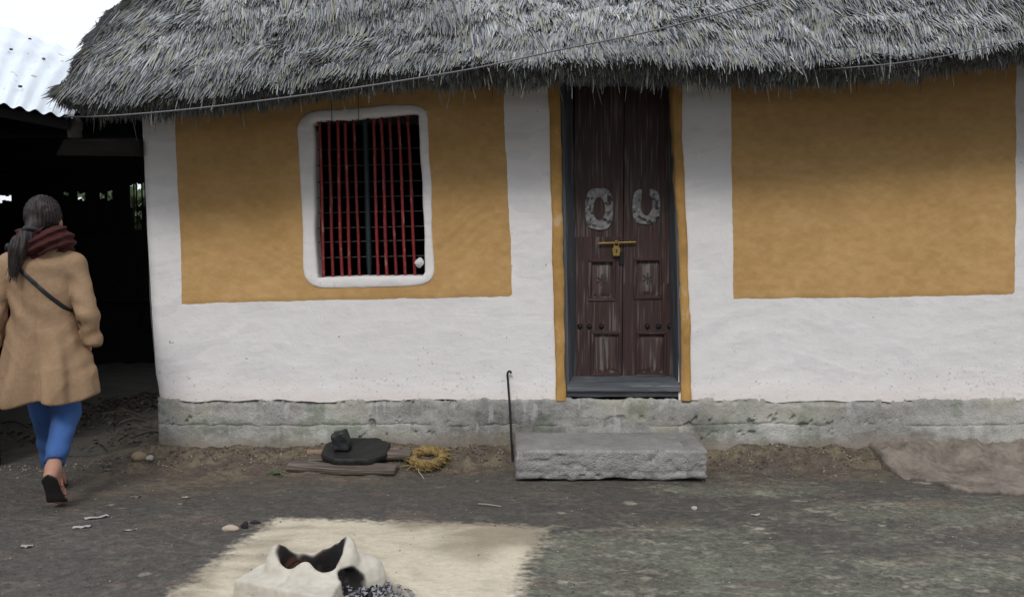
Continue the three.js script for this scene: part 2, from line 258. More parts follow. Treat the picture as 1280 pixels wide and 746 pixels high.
// openings
const winHole = { x0: onZ(386, 250).x, x1: onZ(533, 250).x, y0: onZ(460, 353.5).y, y1: onZ(460, 140).y };
const doorHole = { x0: onZ(699, 300).x, x1: onZ(850.5, 300).x, y0: PL - 0.2, y1: 2.42 };
const lines = (a, b, step, marks) => { const s = new Set(marks); for (let t = a; t < b; t += step) if (!marks.some(m => Math.abs(m - t) < step * 0.4)) s.add(t); s.add(b); return [...s].sort((p, q) => p - q); };
{
  const us = lines(-2.26, HX1, 0.035, [winHole.x0, winHole.x1, doorHole.x0, doorHole.x1]), vs = lines(PL - 0.006, WTOP, 0.035, [winHole.y0, winHole.y1, doorHole.y1]);
  const inH = (x, y, h) => x > h.x0 && x < h.x1 && y > h.y0 && y < h.y1;
  // the corner is leaning and hand-smoothed: x is squeezed towards the corner line and rolls round it
  const wx = (x, y) => x < -1.6 ? lerp(leftEdge(y), -1.6, (x + 2.26) / 0.66) : x;
  const g = sheet(us, vs, (x, y) => { const X = wx(x, y), c = clamp((X - leftEdge(y)) / 0.05); const yy = y < PL + 0.001 ? y + 0.009 * n2(X * 7, 3, 131) + 0.007 * n2(X * 19, 3, 132) : y; return V(X, yy, wallZ(X, y) - 0.05 * (1 - Math.sqrt(1 - (1 - c) * (1 - c)))); }, (x, y, q) => wUV(q.x, y), (x, y) => inH(x, y, winHole) || inH(x, y, doorHole));
  const side = sheet(range(0, 1, 40), range(PL - 0.03, WTOP, 40), (t, y) => { const X = leftEdge(y), z = lerp(HZ1, -0.05 + wallZ(X, y), t); return V(X + 0.01 * n2(z * 2, y * 2, 130), y, z); }, (t, y) => wUV(-2 + t, y));
  const right = sheet(range(0, 1, 10), range(PL - 0.03, WTOP, 10), (t, y) => V(HX1, y, lerp(0, HZ1, t)), (t, y) => wUV(1 + t, y));
  const back = sheet(range(HX1, -2.2, 10), range(PL - 0.03, WTOP, 10), (x, y) => V(x, y, HZ1), (x, y) => wUV(x, y));
  tag(mesh('wall', [g, side, right, back], M.white, house), 'white clay wash wall');
  // inner faces of the room, sooty clay
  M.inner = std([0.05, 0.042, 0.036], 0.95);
  const T = 0.32, inner = [];
  inner.push(sheet(lines(-1.9, HX1 - T, 0.3, [winHole.x0, winHole.x1, doorHole.x0, doorHole.x1]), lines(0, WTOP, 0.3, [winHole.y0, winHole.y1, doorHole.y1]), (x, y) => V(x, y, -T), null, (x, y) => inH(x, y, winHole) || inH(x, y, doorHole)));
  inner.push(sheet([0, 1], [0, 1], (a, b) => V(-1.9, b * WTOP, lerp(HZ1 + T, -T, a))), sheet([0, 1], [0, 1], (a, b) => V(HX1 - T, b * WTOP, lerp(HZ1 + T, -T, a))), sheet([0, 1], [0, 1], (a, b) => V(lerp(-1.9, HX1 - T, a), b * WTOP, HZ1 + T)));
  inner.push(sheet([0, 1], [0, 1], (a, b) => V(lerp(-1.9, HX1 - T, a), WTOP, lerp(HZ1 + T, -T, b))), sheet([0, 1], [0, 1], (a, b) => V(lerp(-1.9, HX1 - T, a), PL - 0.02, lerp(HZ1 + T, -T, b))));
  for (const h of [winHole, doorHole]) for (const [a, b] of [[[h.x0, h.y0], [h.x0, h.y1]], [[h.x1, h.y0], [h.x1, h.y1]], [[h.x0, h.y1], [h.x1, h.y1]], [[h.x0, h.y0], [h.x1, h.y0]]]) inner.push(sheet([0, 1], [0, 1], (s, t) => V(lerp(a[0], b[0], t), lerp(a[1], b[1], t), lerp(-0.015, -T, s))));
  mesh('room', inner, M.inner, house);
}
// ochre panels: their own coat of clay, a few millimetres proud, with hand-drawn edges
function ochre(L, R, B, topY, arcs, s) {
  const cx = (L[0][0] + R[0][0]) / 2, w = R[0][0] - L[0][0], y0 = onZ(cx, B[0][1]).y;
  const bt = table(B.map(([px, py]) => { const p = onZ(px, py); return [p.x, p.y]; })), lt = table(L.map(([px, py]) => { const p = onZ(px, py); return [p.y, p.x]; }).sort((a, b) => a[0] - b[0])), rt = table(R.map(([px, py]) => { const p = onZ(px, py); return [p.y, p.x]; }).sort((a, b) => a[0] - b[0]));
  const ow = rt(1.5) - lt(1.5), x0 = lt(1.5) - 0.1, x1 = rt(1.5) + 0.1;
  const C = arcs.map(([px, py]) => onZ(px, py));
  const t = tex(1024, 900, (u, v) => {
    const x = lerp(x0, x1, u), y = lerp(y0 - 0.1, topY, v);
    let a = 0, wsum = 0; C.forEach((c, i) => { const dx = x - c.x, dy = (y - c.y) * 1.15, r = Math.hypot(dx, dy), th = Math.atan2(dy, dx), k = Math.exp(-r * r * 0.9); a += k * fbm(r * 26 + 2.6 * n2(th * 3, r * 2.4, s + i), th * 6 + i * 5, 5, s + 10 + i); wsum += k; });
    a /= Math.max(0.25, wsum); const bl = fbm(x * 2, y * 2.6, 4, s + 30), gr = n2(x * 170, y * 170, s + 31), fi = fbm(x * 22, y * 34, 3, s + 32), k = 1 + 0.06 * a + 0.09 * bl + 0.09 * fi + 0.03 * gr, li = sst(-0.6, 0.6, a * 0.4 + 0.3 * bl + 0.3 * fi);
    return [lerp(0.50, 0.555, li) * k, lerp(0.295, 0.352, li) * k, lerp(0.105, 0.155, li) * k, 0.5 + 0.22 * a + 0.14 * fi];
  }, THREE.ClampToEdgeWrapping);
  const nu = Math.round(ow / 0.02), nv = Math.round((topY - y0) / 0.02);
  const wob = (t2, q, o) => 0.004 * n2(t2 * 6, q, s + 40 + o) + 0.002 * n2(t2 * 30, q, s + 41 + o);
  return (hole) => ({ g: sheet(range(0, 1, nu), range(0, 1, nv), (u, v) => {
    let yb = bt(lerp(lt(y0), rt(y0), u)) + wob(u * 3, 0.3, 0), y = lerp(yb, topY, v), x = lerp(lt(y) + wob(y, 0.6, 3), rt(y) + wob(y, 0.9, 6), u);
    const e = Math.min(u * ow, (1 - u) * ow, v * (topY - y0)); return V(x, y, wallZ(x, y) + 0.0045 * sst(-0.001, 0.016, e) + (e < 0.001 ? -0.002 : 0));
  }, (u, v, q) => [(q.x - x0) / (x1 - x0), (q.y - y0 + 0.1) / (topY - y0 + 0.1)], hole && ((u, v) => { const y = lerp(y0, topY, v), x = lerp(lt(y), rt(y), u); return x > hole.x0 && x < hole.x1 && y > hole.y0 && y < hole.y1; })), m: std(null, 0.93, { ...t, bumpScale: 0.0025 }) });
}
{
  const a = ochre([[217, 140], [219, 200], [224, 300], [226, 381]], [[630, 95], [634, 200], [639, 300], [641, 371]], [[226, 381], [320, 378.5], [400, 376.5], [470, 375], [520, 374.5], [580, 372.5], [641, 371]], 2.5, [[430, 590], [230, 520], [650, 500]], 200)(winHole);
  tag(mesh('ochre_panel', a.g, a.m, house), 'ochre clay panel around the barred window');
  const b = ochre([[913, 95], [914, 250], [916.5, 375]], [[1272, 80], [1272, 250], [1270, 369]], [[916, 375], [1000, 373.5], [1100, 373], [1180, 371.5], [1270, 369]], 2.5, [[1090, 560], [930, 470], [1270, 480]], 300)(null);
  tag(mesh('ochre_panel', b.g, b.m, house), 'plain ochre clay panel beside the door');
}
// moulded window surround, one rounded ring running into the reveal
function roundPoly(pts, r, nc = 8, ne = 14) {
  const out = [], n = pts.length;
  for (let i = 0; i < n; i++) {
    const p = pts[i], a = pts[(i + n - 1) % n], b = pts[(i + 1) % n], da = a.clone().sub(p).normalize(), db = b.clone().sub(p).normalize();
    const s = p.clone().addScaledVector(da, r), e = p.clone().addScaledVector(db, r);
    for (let k = 0; k < nc; k++) { const t = k / nc; out.push(s.clone().multiplyScalar((1 - t) * (1 - t)).addScaledVector(p, 2 * t * (1 - t)).addScaledVector(e, t * t)); }
    const s2 = b.clone().addScaledVector(db.clone().negate(), r); for (let k = 0; k < ne; k++) out.push(e.clone().lerp(s2, k / ne));
  } return out;
}
const win = group('window', house); tag(win, 'window with red round bars in a thick white rounded surround');
{
  const o = roundPoly([[371, 140], [535, 128], [545, 357], [380, 361]].map(p => onZ(...p)), 0.13), i = roundPoly([[391, 152], [523, 143], [531, 344], [397, 347]].map(p => onZ(...p)), 0.025);
  const prof = [[0, -0.012], [0.03, 0.005], [0.1, 0.011], [0.3, 0.015], [0.6, 0.016], [0.86, 0.013], [0.96, 0.005], [1, -0.01], [1.01, -0.05], [1.02, -0.13]];
  const g = sheet(range(0, o.length, o.length), range(0, prof.length - 1, prof.length - 1), (u, v) => {
    const k = u % o.length, [t, z] = prof[v], p = o[k].clone().lerp(i[k], t); const e = 0.007 * n2(k * 0.22, 1 + t, 77) + 0.003 * n2(k * 0.9, t * 3, 78); p.x += e; p.y += 0.8 * e; p.z = z + wallZ(p.x, p.y) * (z > -0.02 ? 1 : 0) + 0.004 * n2(p.x * 14, p.y * 14, 79); return p;
  }, (u, v, q) => wUV(q.x + 0.6, q.y - 0.5 + q.z));
  M.whiteTrim = std([1.03, 1.03, 1.02], 0.9, { map: wallTex.map, bumpMap: wallTex.bumpMap, bumpScale: 0.006 });
  mesh('surround', g, M.whiteTrim, win);
  // red bars
  const redT = tex(64, 512, (u, v) => { const w = sst(0.28, 0.5, fbm(u * 4, v * 26, 4, 500)), d = fbm(u * 6, v * 40, 3, 501); return [lerp(0.20 * (1 + 0.7 * d), 0.28, w), lerp(0.012, 0.15, w), lerp(0.013, 0.12, w), 0.5 - 0.3 * w]; });
  const reds = [1, 0.8, 1.15].map(k => std([k, k, k], 0.5, { ...redT, bumpScale: 0.002 }));
  const tops = [398, 409.7, 421, 430, 441, 465.8, 475.5, 485.7, 497.6, 509], bots = [404, 415.5, 426, 436.5, 448.4, 472, 482.5, 494.7, 506, 517.5];
  tops.forEach((a, k) => {
    const p = onZ(a, 144 - (k > 4 ? 3 : -3), -0.01), q = onZ(bots[k], 347 - k * 0.25, -0.01), n = 12, r = 0.0098 + 0.0012 * rnd();
    const pts = range(0, 1, n).map(t => p.clone().lerp(q, t).add(V(0.003 * n2(t * 4, k * 3.1, 510), 0, -0.02 + 0.004 * n2(t * 3, k * 2.1, 511))));
    const g2 = tube(pts, r, 24, 8), uv = g2.attributes.uv; for (let m = 0; m < uv.count; m++) uv.setXY(m, uv.getY(m) * 0.9 + k * 0.37, uv.getX(m) + k * 0.13);
    mesh('bar', g2, reds[k % 3], win);
  });
  M.teal = std([0.008, 0.02, 0.024], 0.6);
  const p = onZ(456, 146, -0.045), q = onZ(461.5, 343, -0.045);
  tag(mesh('centre_post', [sheet([0, 1, 2, 3, 4], range(0, 1, 12), (u, v) => { const c = p.clone().lerp(q, v), s = [[-0.016, -0.014], [-0.016, 0.008], [0, 0.014], [0.016, 0.008], [0.016, -0.014]][u]; return V(c.x + s[0] * (v > 0.97 ? 0.6 : 1), c.y, c.z + s[1]); })], M.teal, win), 'dark green middle post');
  for (const py of [186, 206, 227, 246, 265, 284, 301.5, 321]) { const a = onZ(388, py + 1.5, -0.075), b = onZ(534, py - 1.5, -0.075); mesh('grille_rod', tube([a, a.clone().lerp(b, 0.5).add(V(0, 0.002 * gauss(), 0.003)), b], 0.0036, 8, 6), M.steel, win); }
  // timber head and sill just inside
  mesh('frame', [block(winHole.x0, winHole.x1, winHole.y1 - 0.06, winHole.y1 + 0.02, -0.16, -0.035), block(winHole.x0 - 0.01, winHole.x0 + 0.035, winHole.y0, winHole.y1 - 0.06, -0.16, -0.09), block(winHole.x1 - 0.02, winHole.x1 + 0.01, winHole.y0, winHole.y1 - 0.06, -0.16, -0.05)], M.sootShadeWood, win);
  // rough fibres under the head
  const fib = []; for (let k = 0; k < 60; k++) { const a = onZ(rr(391, 524), rr(144, 150), -0.01); fib.push(tube([a, a.clone().add(V(0.012 * gauss(), -0.012, 0.008)), a.clone().add(V(0.02 * gauss(), rr(-0.03, 0.006), 0.008))], 0.003, 3, 4)); }
  mesh('frayed_head', fib, M.sootShadeWood, win);
  for (const [a, b] of [[413.5, 414.5], [447, 448]]) mesh('hanging_wire', tube([onZ(a, 96, 0.05), onZ(a + 0.3, 120, 0.05), onZ(b, 146, 0.035), onZ(b, 150, 0.005)], 0.0022, 10, 5), M.iron, win);
}
// ------------------------------------------------------------------ the door
const door = group('door', house); tag(door, 'narrow worn two-leaf panelled door with brass bolt and padlock');
{
  const band = (A, B, s) => { // A outer, B inner: lists of [px, py]
    const oz = table(A.map(p => onZ(...p)).map(p => [p.y, p.x]).sort((a, b) => a[0] - b[0])), iz = table(B.map(p => onZ(...p)).map(p => [p.y, p.x]).sort((a, b) => a[0] - b[0]));
    const prof = [[0, -0.01], [0.06, 0.012], [0.25, 0.02], [0.6, 0.022], [0.9, 0.016], [1, 0.0], [1.0, -0.06], [1.0, -0.2]];
    const y0 = PL - 0.004; return sheet(range(0, prof.length - 1, prof.length - 1), range(y0, 2.46, 90), (u, y) => { const [t, z] = prof[u]; const x = lerp(oz(y), iz(y), t) + 0.005 * n2(y * 7, t, s) + 0.002 * n2(y * 25, t, s + 1); return V(x, y, z + wallZ(x, y) * (z > -0.03 ? 1 : 0) + 0.003 * n2(y * 12, t * 3, s + 2)); }, (u, y, q) => [q.x * 2 + q.z, q.y / 1.2]);
  };
  const ot = tex(256, 512, (u, v) => { const f = fbm(u * 5, v * 12, 4, 600), g = fbm(u * 30, v * 40, 2, 601), k = 1 + 0.3 * f + 0.12 * g, w = sst(0.35, 0.55, f + 0.5 * g); return [lerp(0.47 * k, 0.55, w * 0.6), lerp(0.27 * k, 0.44, w * 0.6), lerp(0.085 * k, 0.32, w * 0.6), 0.5 + 0.3 * g]; });
  M.ochreBand = std(null, 0.92, { ...ot, bumpScale: 0.005 });
  const L = band([[684, 95], [687, 200], [690, 300], [692, 400], [694, 494]], [[701, 95], [703, 200], [704, 300], [706, 400], [708, 494]], 610);
  const R = band([[851, 95], [855, 200], [860, 300], [863, 400], [864, 494]], [[840, 95], [843, 200], [847, 300], [850, 400], [851, 494]], 620);
  mesh('ochre_border', L, M.ochreBand, door); mesh('ochre_border', R, M.ochreBand, door);
  // timber frame: jambs with a stepped face, head and threshold
  const yb = onZ(775, 492).y, zl = -0.135;
  const jamb = (A, B, C, D) => { // front outer, front inner, back inner  px at top/bottom
    const P = (a, z) => [onZ(a[0], 100, z), onZ(a[1], 486, z)];
    const cs = [P(A, -0.03), P(A, 0.004), P(B, 0.006), P(B, -0.004), P(C, -0.05), P(C, -0.062), P(D, zl + 0.012), P(D, zl - 0.05)];
    return sheet(range(0, cs.length - 1, cs.length - 1), range(0, 1, 40), (u, v) => { const [t, b] = cs[u], d = t.clone().sub(b), p = b.clone().addScaledVector(d, v * 1.08 - 0.01); p.x += 0.0015 * n2(v * 20, u, 630); p.z += 0.0015 * n2(v * 24, u, 631); return p; }, (u, v) => [u * 0.035, v * 1.6]);
  };
  mesh('jamb', jamb([700, 706], [704.5, 711.5], [708, 715], [716, 720.5]), M.frameWood, door);
  mesh('jamb', jamb([846, 855], [841, 849.5], [838.5, 846], [834.5, 839.5]), M.frameWood, door);
  const X = (px, z) => onZ(px, 480, z).x, lb = onZ(775, 470, zl).y;
  const rail = (y0, y1, z0, z1, a, b, ch = 0.006) => { const g = block(a, b, y0, y1, z0, z1, ch); const uv = g.attributes.uv; for (let i = 0; i < uv.count; i++) uv.setXY(i, uv.getY(i), uv.getX(i)); return g; };
  const sy = onZ(775, 479, 0).y, xa = X(709, 0), xb = X(850, 0);
  const prof = [[yb - 0.02, 0.0], [yb + 0.012, 0.004], [yb + 0.016, 0.022], [yb + 0.022, 0.024], [sy, 0.004], [sy + 0.008, -0.005], [sy + 0.012, -0.055], [sy + 0.026, -0.062], [lb, zl + 0.004], [lb + 0.01, zl - 0.05]];
  const th = sheet(range(0, 1, 30), range(0, prof.length - 1, prof.length - 1), (u, v) => { const [y, z] = prof[v], in_ = sst(0, zl, z) * 0.035; return V(lerp(xa + in_, xb - in_, u), y + 0.002 * n2(u * 14, v, 640), z + 0.002 * n2(u * 17, v, 641)); }, (u, v) => [v * 0.04, u * 0.75]);
  tag(mesh('threshold', th, M.frameWood, door), 'grey weathered timber threshold');
  mesh('head', [rail(2.34, 2.5, zl - 0.05, -0.01, xa - 0.05, xb + 0.05)], M.frameWood, door);
  // leaves
  const ltop = 2.36, zc = zl;
  const leafX = [[X(717, zl), X(777.5, zl) + 0.0], [X(778.6, zl), X(841, zl)]];
  const rect = (a, b, c, d) => { const p = onZ(a, d, zl), q = onZ(c, b, zl); return [p.x, q.x, p.y, q.y]; }; // x0 x1 y0 y1
  const panels = [[rect(736, 325, 769, 375), rect(739, 415, 776, 469)], [rect(793, 323, 827, 373), rect(796, 415, 833, 469)]];
  for (let l = 0; l < 2; l++) {
    const [x0, x1] = leafX[l], P = panels[l], gs = [];
    // the leaf is one slab with two sunk fields
    const s = new THREE.Shape(); s.moveTo(x0, lb + 0.004); s.lineTo(x1 - 0.002, lb + 0.004); s.lineTo(x1 - 0.002, ltop); s.lineTo(x0, ltop); s.closePath();
    for (const [a, b, c, d] of P) { const h = new THREE.Path(); h.moveTo(a, c); h.lineTo(a, d); h.lineTo(b, d); h.lineTo(b, c); h.closePath(); s.holes.push(h); }
    const g = new THREE.ExtrudeGeometry(s, { depth: 0.024, bevelEnabled: true, bevelSize: 0.002, bevelThickness: 0.002, bevelSegments: 1 }); g.translate(0, 0, zl - 0.03);
    { const p = g.attributes.position, uv = []; for (let i = 0; i < p.count; i++) uv.push(p.getX(i) / 0.62 + l * 0.37, p.getY(i) / 1.4 + l * 0.21); g.setAttribute('uv', new THREE.Float32BufferAttribute(uv, 2)); }
    mesh('leaf', g, M.doorWood, door);
    P.forEach(([a, b, c, d], k) => {
      const m = 0.014, f = [];
      // moulding strips round the field, then the raised field itself
      for (const q of [[a - 0.004, b + 0.004, d - m, d + 0.006], [a - 0.004, b + 0.004, c - 0.006, c + m]]) f.push(rail(q[2], q[3], zl - 0.008, zl + 0.006, q[0], q[1], 0.004));
      for (const q of [[a - 0.004, a + m], [b - m, b + 0.004]]) f.push(block(q[0], q[1], c + m, d - m, zl - 0.008, zl + 0.0055, 0.004));
      mesh('panel_moulding', f, M.doorWood, door);
      const bx = sheet(range(0, 5, 5), range(0, 5, 5), (u, v) => { const T = [0, 0.06, 0.16, 0.84, 0.94, 1], up = u > 1 && u < 4 && v > 1 && v < 4; return V(lerp(a + m - 0.002, b - m + 0.002, T[u]), lerp(c + m - 0.002, d - m + 0.002, T[v]), zl + (up ? -0.010 : -0.022)); }, (u, v) => [u * 0.07 + l * 0.3, v * 0.1 + k * 0.4]);
      mesh('door_panel', bx, M.panelWood, door);
      if (k === 0) { // small carved flower of six petals
        const pet = [], cx = (a + b) / 2, cy = (c + d) / 2; for (let t = 0; t < 6; t++) { const e = new THREE.SphereGeometry(1, 8, 5); e.scale(0.018, 0.0062, 0.005); e.translate(0.021, 0, 0); e.rotateZ(t * Math.PI / 3 + Math.PI / 6); e.translate(cx, cy, zl - 0.010); pet.push(e); } const e = new THREE.SphereGeometry(0.006, 8, 6); e.translate(cx, cy, zl - 0.009); pet.push(e);
        mesh('carved_flower', pet, M.panelWood, door);
      }
    });
    // dark iron studs
    for (const px of [[725, 737, 752], [809.5, 823.5, 837]][l]) { const c = onZ(px, 408, zl), e = new THREE.SphereGeometry(0.013, 12, 8); e.scale(1, 1, 0.75); e.translate(c.x, c.y, zl + 0.002); const w = new THREE.CylinderGeometry(0.016, 0.018, 0.006, 14); w.rotateX(Math.PI / 2); w.translate(c.x, c.y, zl); mesh('stud', [e, w], M.iron, door); }
    // pale old painted rings of clay, thick and uneven
    const rc = [[[749, 261], 0.088, 0.132], [[808, 258], 0.088, 0.112]][l], c = onZ(rc[0][0], rc[0][1], zl), hw = rc[1], hh = rc[2];
    const ringF = (x, y, z) => { const X2 = x - c.x, Y2 = y - c.y, sq = (u, v, a, b, p) => Math.pow(Math.pow(Math.abs(u) / a, p) + Math.pow(Math.abs(v) / b, p), 1 / p) - 1; const w = 0.07 * fbm(x * 22, y * 22, 3, 660 + l);
      let d = Math.max(sq(X2, Y2, hw, hh, 3.2) * hw, -sq(X2, Y2 - (l ? 0.012 : 0), hw * 0.42, hh * (l ? 0.62 : 0.55), 2) * hw * 0.42) + w * hw * 0.35; if (l) d = Math.max(d, -(Math.max(Math.abs(X2 + 0.004) - 0.024, hh * 0.45 - Y2))); return Math.max(d, Math.abs(z - zl + 0.006) - 0.012 - 0.012 * fbm(x * 40, y * 40, 2, 664)); };
    M.oldClay = M.oldClay ?? std(null, 0.95, { ...tex(256, 256, (u, v) => { const f = fbm(u * 14, v * 14, 4, 670), k = 1 + 0.7 * f, b = sst(0.15, 0.4, fbm(u * 9 + 3, v * 9, 3, 671)); return [lerp(0.23, 0.06, b) * k, lerp(0.225, 0.045, b) * k, lerp(0.23, 0.045, b) * k, 0.5 + 0.5 * f]; }), bumpScale: 0.006 });
    const rg = sdfMesh(ringF, [c.x - hw - 0.015, c.y - hh - 0.015, zl - 0.03], [c.x + hw + 0.015, c.y + hh + 0.015, zl + 0.03], 0.005); { const p = rg.attributes.position, uv = []; for (let i = 0; i < p.count; i++) uv.push(p.getX(i) * 4, p.getY(i) * 4); rg.setAttribute('uv', new THREE.Float32BufferAttribute(uv, 2)); }
    tag(mesh('clay_ring', rg, M.oldClay, door), l ? 'flaking pale ring open at the top' : 'flaking pale closed ring');
  }
  // bolt, staples and padlock
  const b0 = onZ(748, 304, zl + 0.02), b1 = onZ(795, 302.5, zl + 0.02), bc = onZ(770.5, 304, zl + 0.024);
  const st = [0.15, 0.85].map(t => { const p = b0.clone().lerp(b1, t), g = new THREE.TorusGeometry(0.011, 0.003, 6, 14); g.rotateY(Math.PI / 2); g.translate(p.x, p.y, p.z - 0.008); return g; });
  mesh('bolt', [tube([b0, b1], 0.0062, 4, 10), ...st, tube([b1.clone().add(V(-0.03, 0, 0)), b1.clone().add(V(-0.03, 0.02, 0.012))], 0.004, 3, 8)], M.brass, door);
  const lk = [], lw = onZ(766, 314, zl).x - bc.x, sh = new THREE.Shape(); sh.absarc(0, 0, 0.024, -0.3, Math.PI + 0.3); sh.lineTo(-0.019, -0.036); sh.lineTo(0.019, -0.036); sh.closePath();
  const body = new THREE.ExtrudeGeometry(sh, { depth: 0.012, bevelEnabled: true, bevelSize: 0.002, bevelThickness: 0.003, bevelSegments: 2 }); body.translate(bc.x, bc.y - 0.042, bc.z - 0.004); lk.push(body);
  lk.push(tube([[bc.x - 0.013, bc.y - 0.03, bc.z + 0.003], [bc.x - 0.012, bc.y + 0.006, bc.z + 0.003], [bc.x, bc.y + 0.017, bc.z + 0.003], [bc.x + 0.012, bc.y + 0.006, bc.z + 0.003], [bc.x + 0.013, bc.y - 0.03, bc.z + 0.003]], 0.0035, 16, 8));
  mesh('padlock', lk, M.brass, door);
  const kh = new THREE.CylinderGeometry(0.005, 0.005, 0.004, 10); kh.rotateX(Math.PI / 2); kh.translate(bc.x, bc.y - 0.044, bc.z + 0.0125); mesh('keyhole', [kh, block(bc.x - 0.0025, bc.x + 0.0025, bc.y - 0.06, bc.y - 0.046, bc.z + 0.009, bc.z + 0.0143, 0.0005)], M.iron, door);
  mesh('hasp_plate', block(bc.x + 0.02, bc.x + 0.052, bc.y - 0.14, bc.y - 0.055, zl - 0.008, zl + 0.004, 0.003), M.iron, door);
}
// ------------------------------------------------------------------ plinth
{
  const topY = (x) => PL + 0.004 + 0.007 * n2(x * 5, 2.2, 700) + 0.008 * n2(x * 23, 0.4, 701) + 0.006 * n2(x * 60, 0.4, 702);
  const yl = onZ(640, 530).y, crk = (x) => yl + 0.009 * n2(x * 3, 1, 703) + 0.006 * n2(x * 17, 1, 704) + 0.003 * n2(x * 50, 1, 708), gate = (x) => sst(-0.1, 0.35, n2(x * 2.3, 4, 716) + 0.6 * n2(x * 9, 2, 717));
  const pit = (x, y) => { const p = fbm(x * 16, y * 22, 3, 705) + 0.35 * n2(x * 60, y * 60, 706), band = Math.exp(-Math.pow((y - yl - 0.025) / 0.035, 2)) + 0.5 * Math.exp(-Math.pow((y - 0.16) / 0.04, 2)) + 0.5 * Math.exp(-Math.pow((y - PL) / 0.03, 2)); return sst(0.25, 0.46, p * (0.36 + 0.6 * band)) * sst(-0.5, 0.2, n2(x * 1.3, 2, 707)); };
  const lost = (x) => sst(-0.05, 0.35, n2(x * 2.1, 7, 730) + 0.7 * n2(x * 11, 3, 731) + 0.5 * n2(x * 37, 3, 732));
  const PX0 = -2.3, PX1 = HX1 + 0.03;
  const t = tex(2048, 160, (u, v) => {
    const x = lerp(PX0, PX1, u), y = lerp(-0.05, PL + 0.03, v), b = fbm(x * 1.8, y * 4, 4, 710), f = fbm(x * 24, y * 30, 3, 711), g = n2(x * 170, y * 170, 712), p = pit(x, y);
    let c = [0.37, 0.365, 0.345].map(q => q * (0.94 + 0.55 * b + 0.28 * f + 0.14 * g));
    const ol = sst(0.05, 0.4, fbm(x * 3 + 5, y * 6, 3, 713)); c = [lerp(c[0], 0.38, ol * 0.5), lerp(c[1], 0.37, ol * 0.5), lerp(c[2], 0.29, ol * 0.5)];
    const wh = sst(0.5, 0.75, n2(x * 64, y * 9, 714) * 0.6 + fbm(x * 12, y * 10, 3, 715) * 1.0) * sst(0.08, 0.2, y); c = c.map(q => lerp(q, 0.5, wh * 0.45));
    const st2 = sst(0.1, 0.5, fbm(x * 5 + 3, y * 9, 5, 718) + 0.12 * n2(x * 50, y * 6, 719)); c = [c[0] * (1 - 0.34 * st2), c[1] * (1 - 0.29 * st2), c[2] * (1 - 0.36 * st2)];
    const ea = sst(0.19, 0.11, y + 0.05 * b + 0.02 * f); c = [lerp(c[0], 0.20, ea * 0.6), lerp(c[1], 0.16, ea * 0.6), lerp(c[2], 0.125, ea * 0.6)];
    const cr = Math.exp(-Math.pow((y - crk(x)) / 0.004, 2)) * gate(x);
    return [c[0] * (1 - 0.2 * p), c[1] * (1 - 0.2 * p), c[2] * (1 - 0.2 * p), 0.6 + 0.15 * f + 0.1 * g - 0.45 * p - 0.3 * cr];
  }, THREE.ClampToEdgeWrapping);
  M.plinth = std(null, 0.95, { ...t, bumpScale: 0.014 });
  const uv = (x, y) => [(x - PX0) / (PX1 - PX0), (y + 0.05) / (PL + 0.08)];
  const fz = (x, y) => 0.026 + 0.006 * fbm(x * 3, y * 3, 2, 720) - 0.018 * pit(x, y) - 0.007 * gate(x) * Math.exp(-Math.pow((y - crk(x)) / 0.006, 2)) + 0.012 * sst(0.2, 0.02, y);
  const left = onZ(197, 540).x, xs = [...range(left, left + 0.04, 8).slice(0, -1), ...range(left + 0.04, PX1, 640)];
  const rows = [...range(-0.06, 0.985, 40)];
  const front = sheet(xs, [...rows, 1.0, 1.04, 1.08], (x, v) => { const tp = topY(x), c = clamp((x - left) / 0.04), rz = 0.04 * (1 - Math.sqrt(1 - (1 - c) * (1 - c))); if (v <= 0.985) { const y = v * tp; return V(x, y, fz(x, y) - rz - 0.004 * sst(0.94, 0.985, v) - 0.026 * lost(x) * sst(0.90 + 0.03 * n2(x * 40, 1, 733), 0.955, v)); } if (v === 1.0) return V(x, tp, 0.012 - rz - 0.014 * lost(x)); return V(x, tp - (v > 1.05 ? 0.01 : 0.0), (v > 1.05 ? -0.05 : 0.0) - rz); }, (x, v, q) => uv(x, q.y));
  const side = sheet(range(0, 1, 40), range(-0.06, PL + 0.01, 16), (tt, y) => { const z = lerp(HZ1, fz(left, y) - 0.04, tt); return V(left + 0.01 * fbm(z * 9, y * 9, 3, 722), y, z); }, (tt, y) => uv(tt * 3 - 2, y));
  mesh('plinth', [front, side], M.plinth, house).userData.label = 'rough grey concrete plinth with pits and lime drips';
}
console.log('house walls');
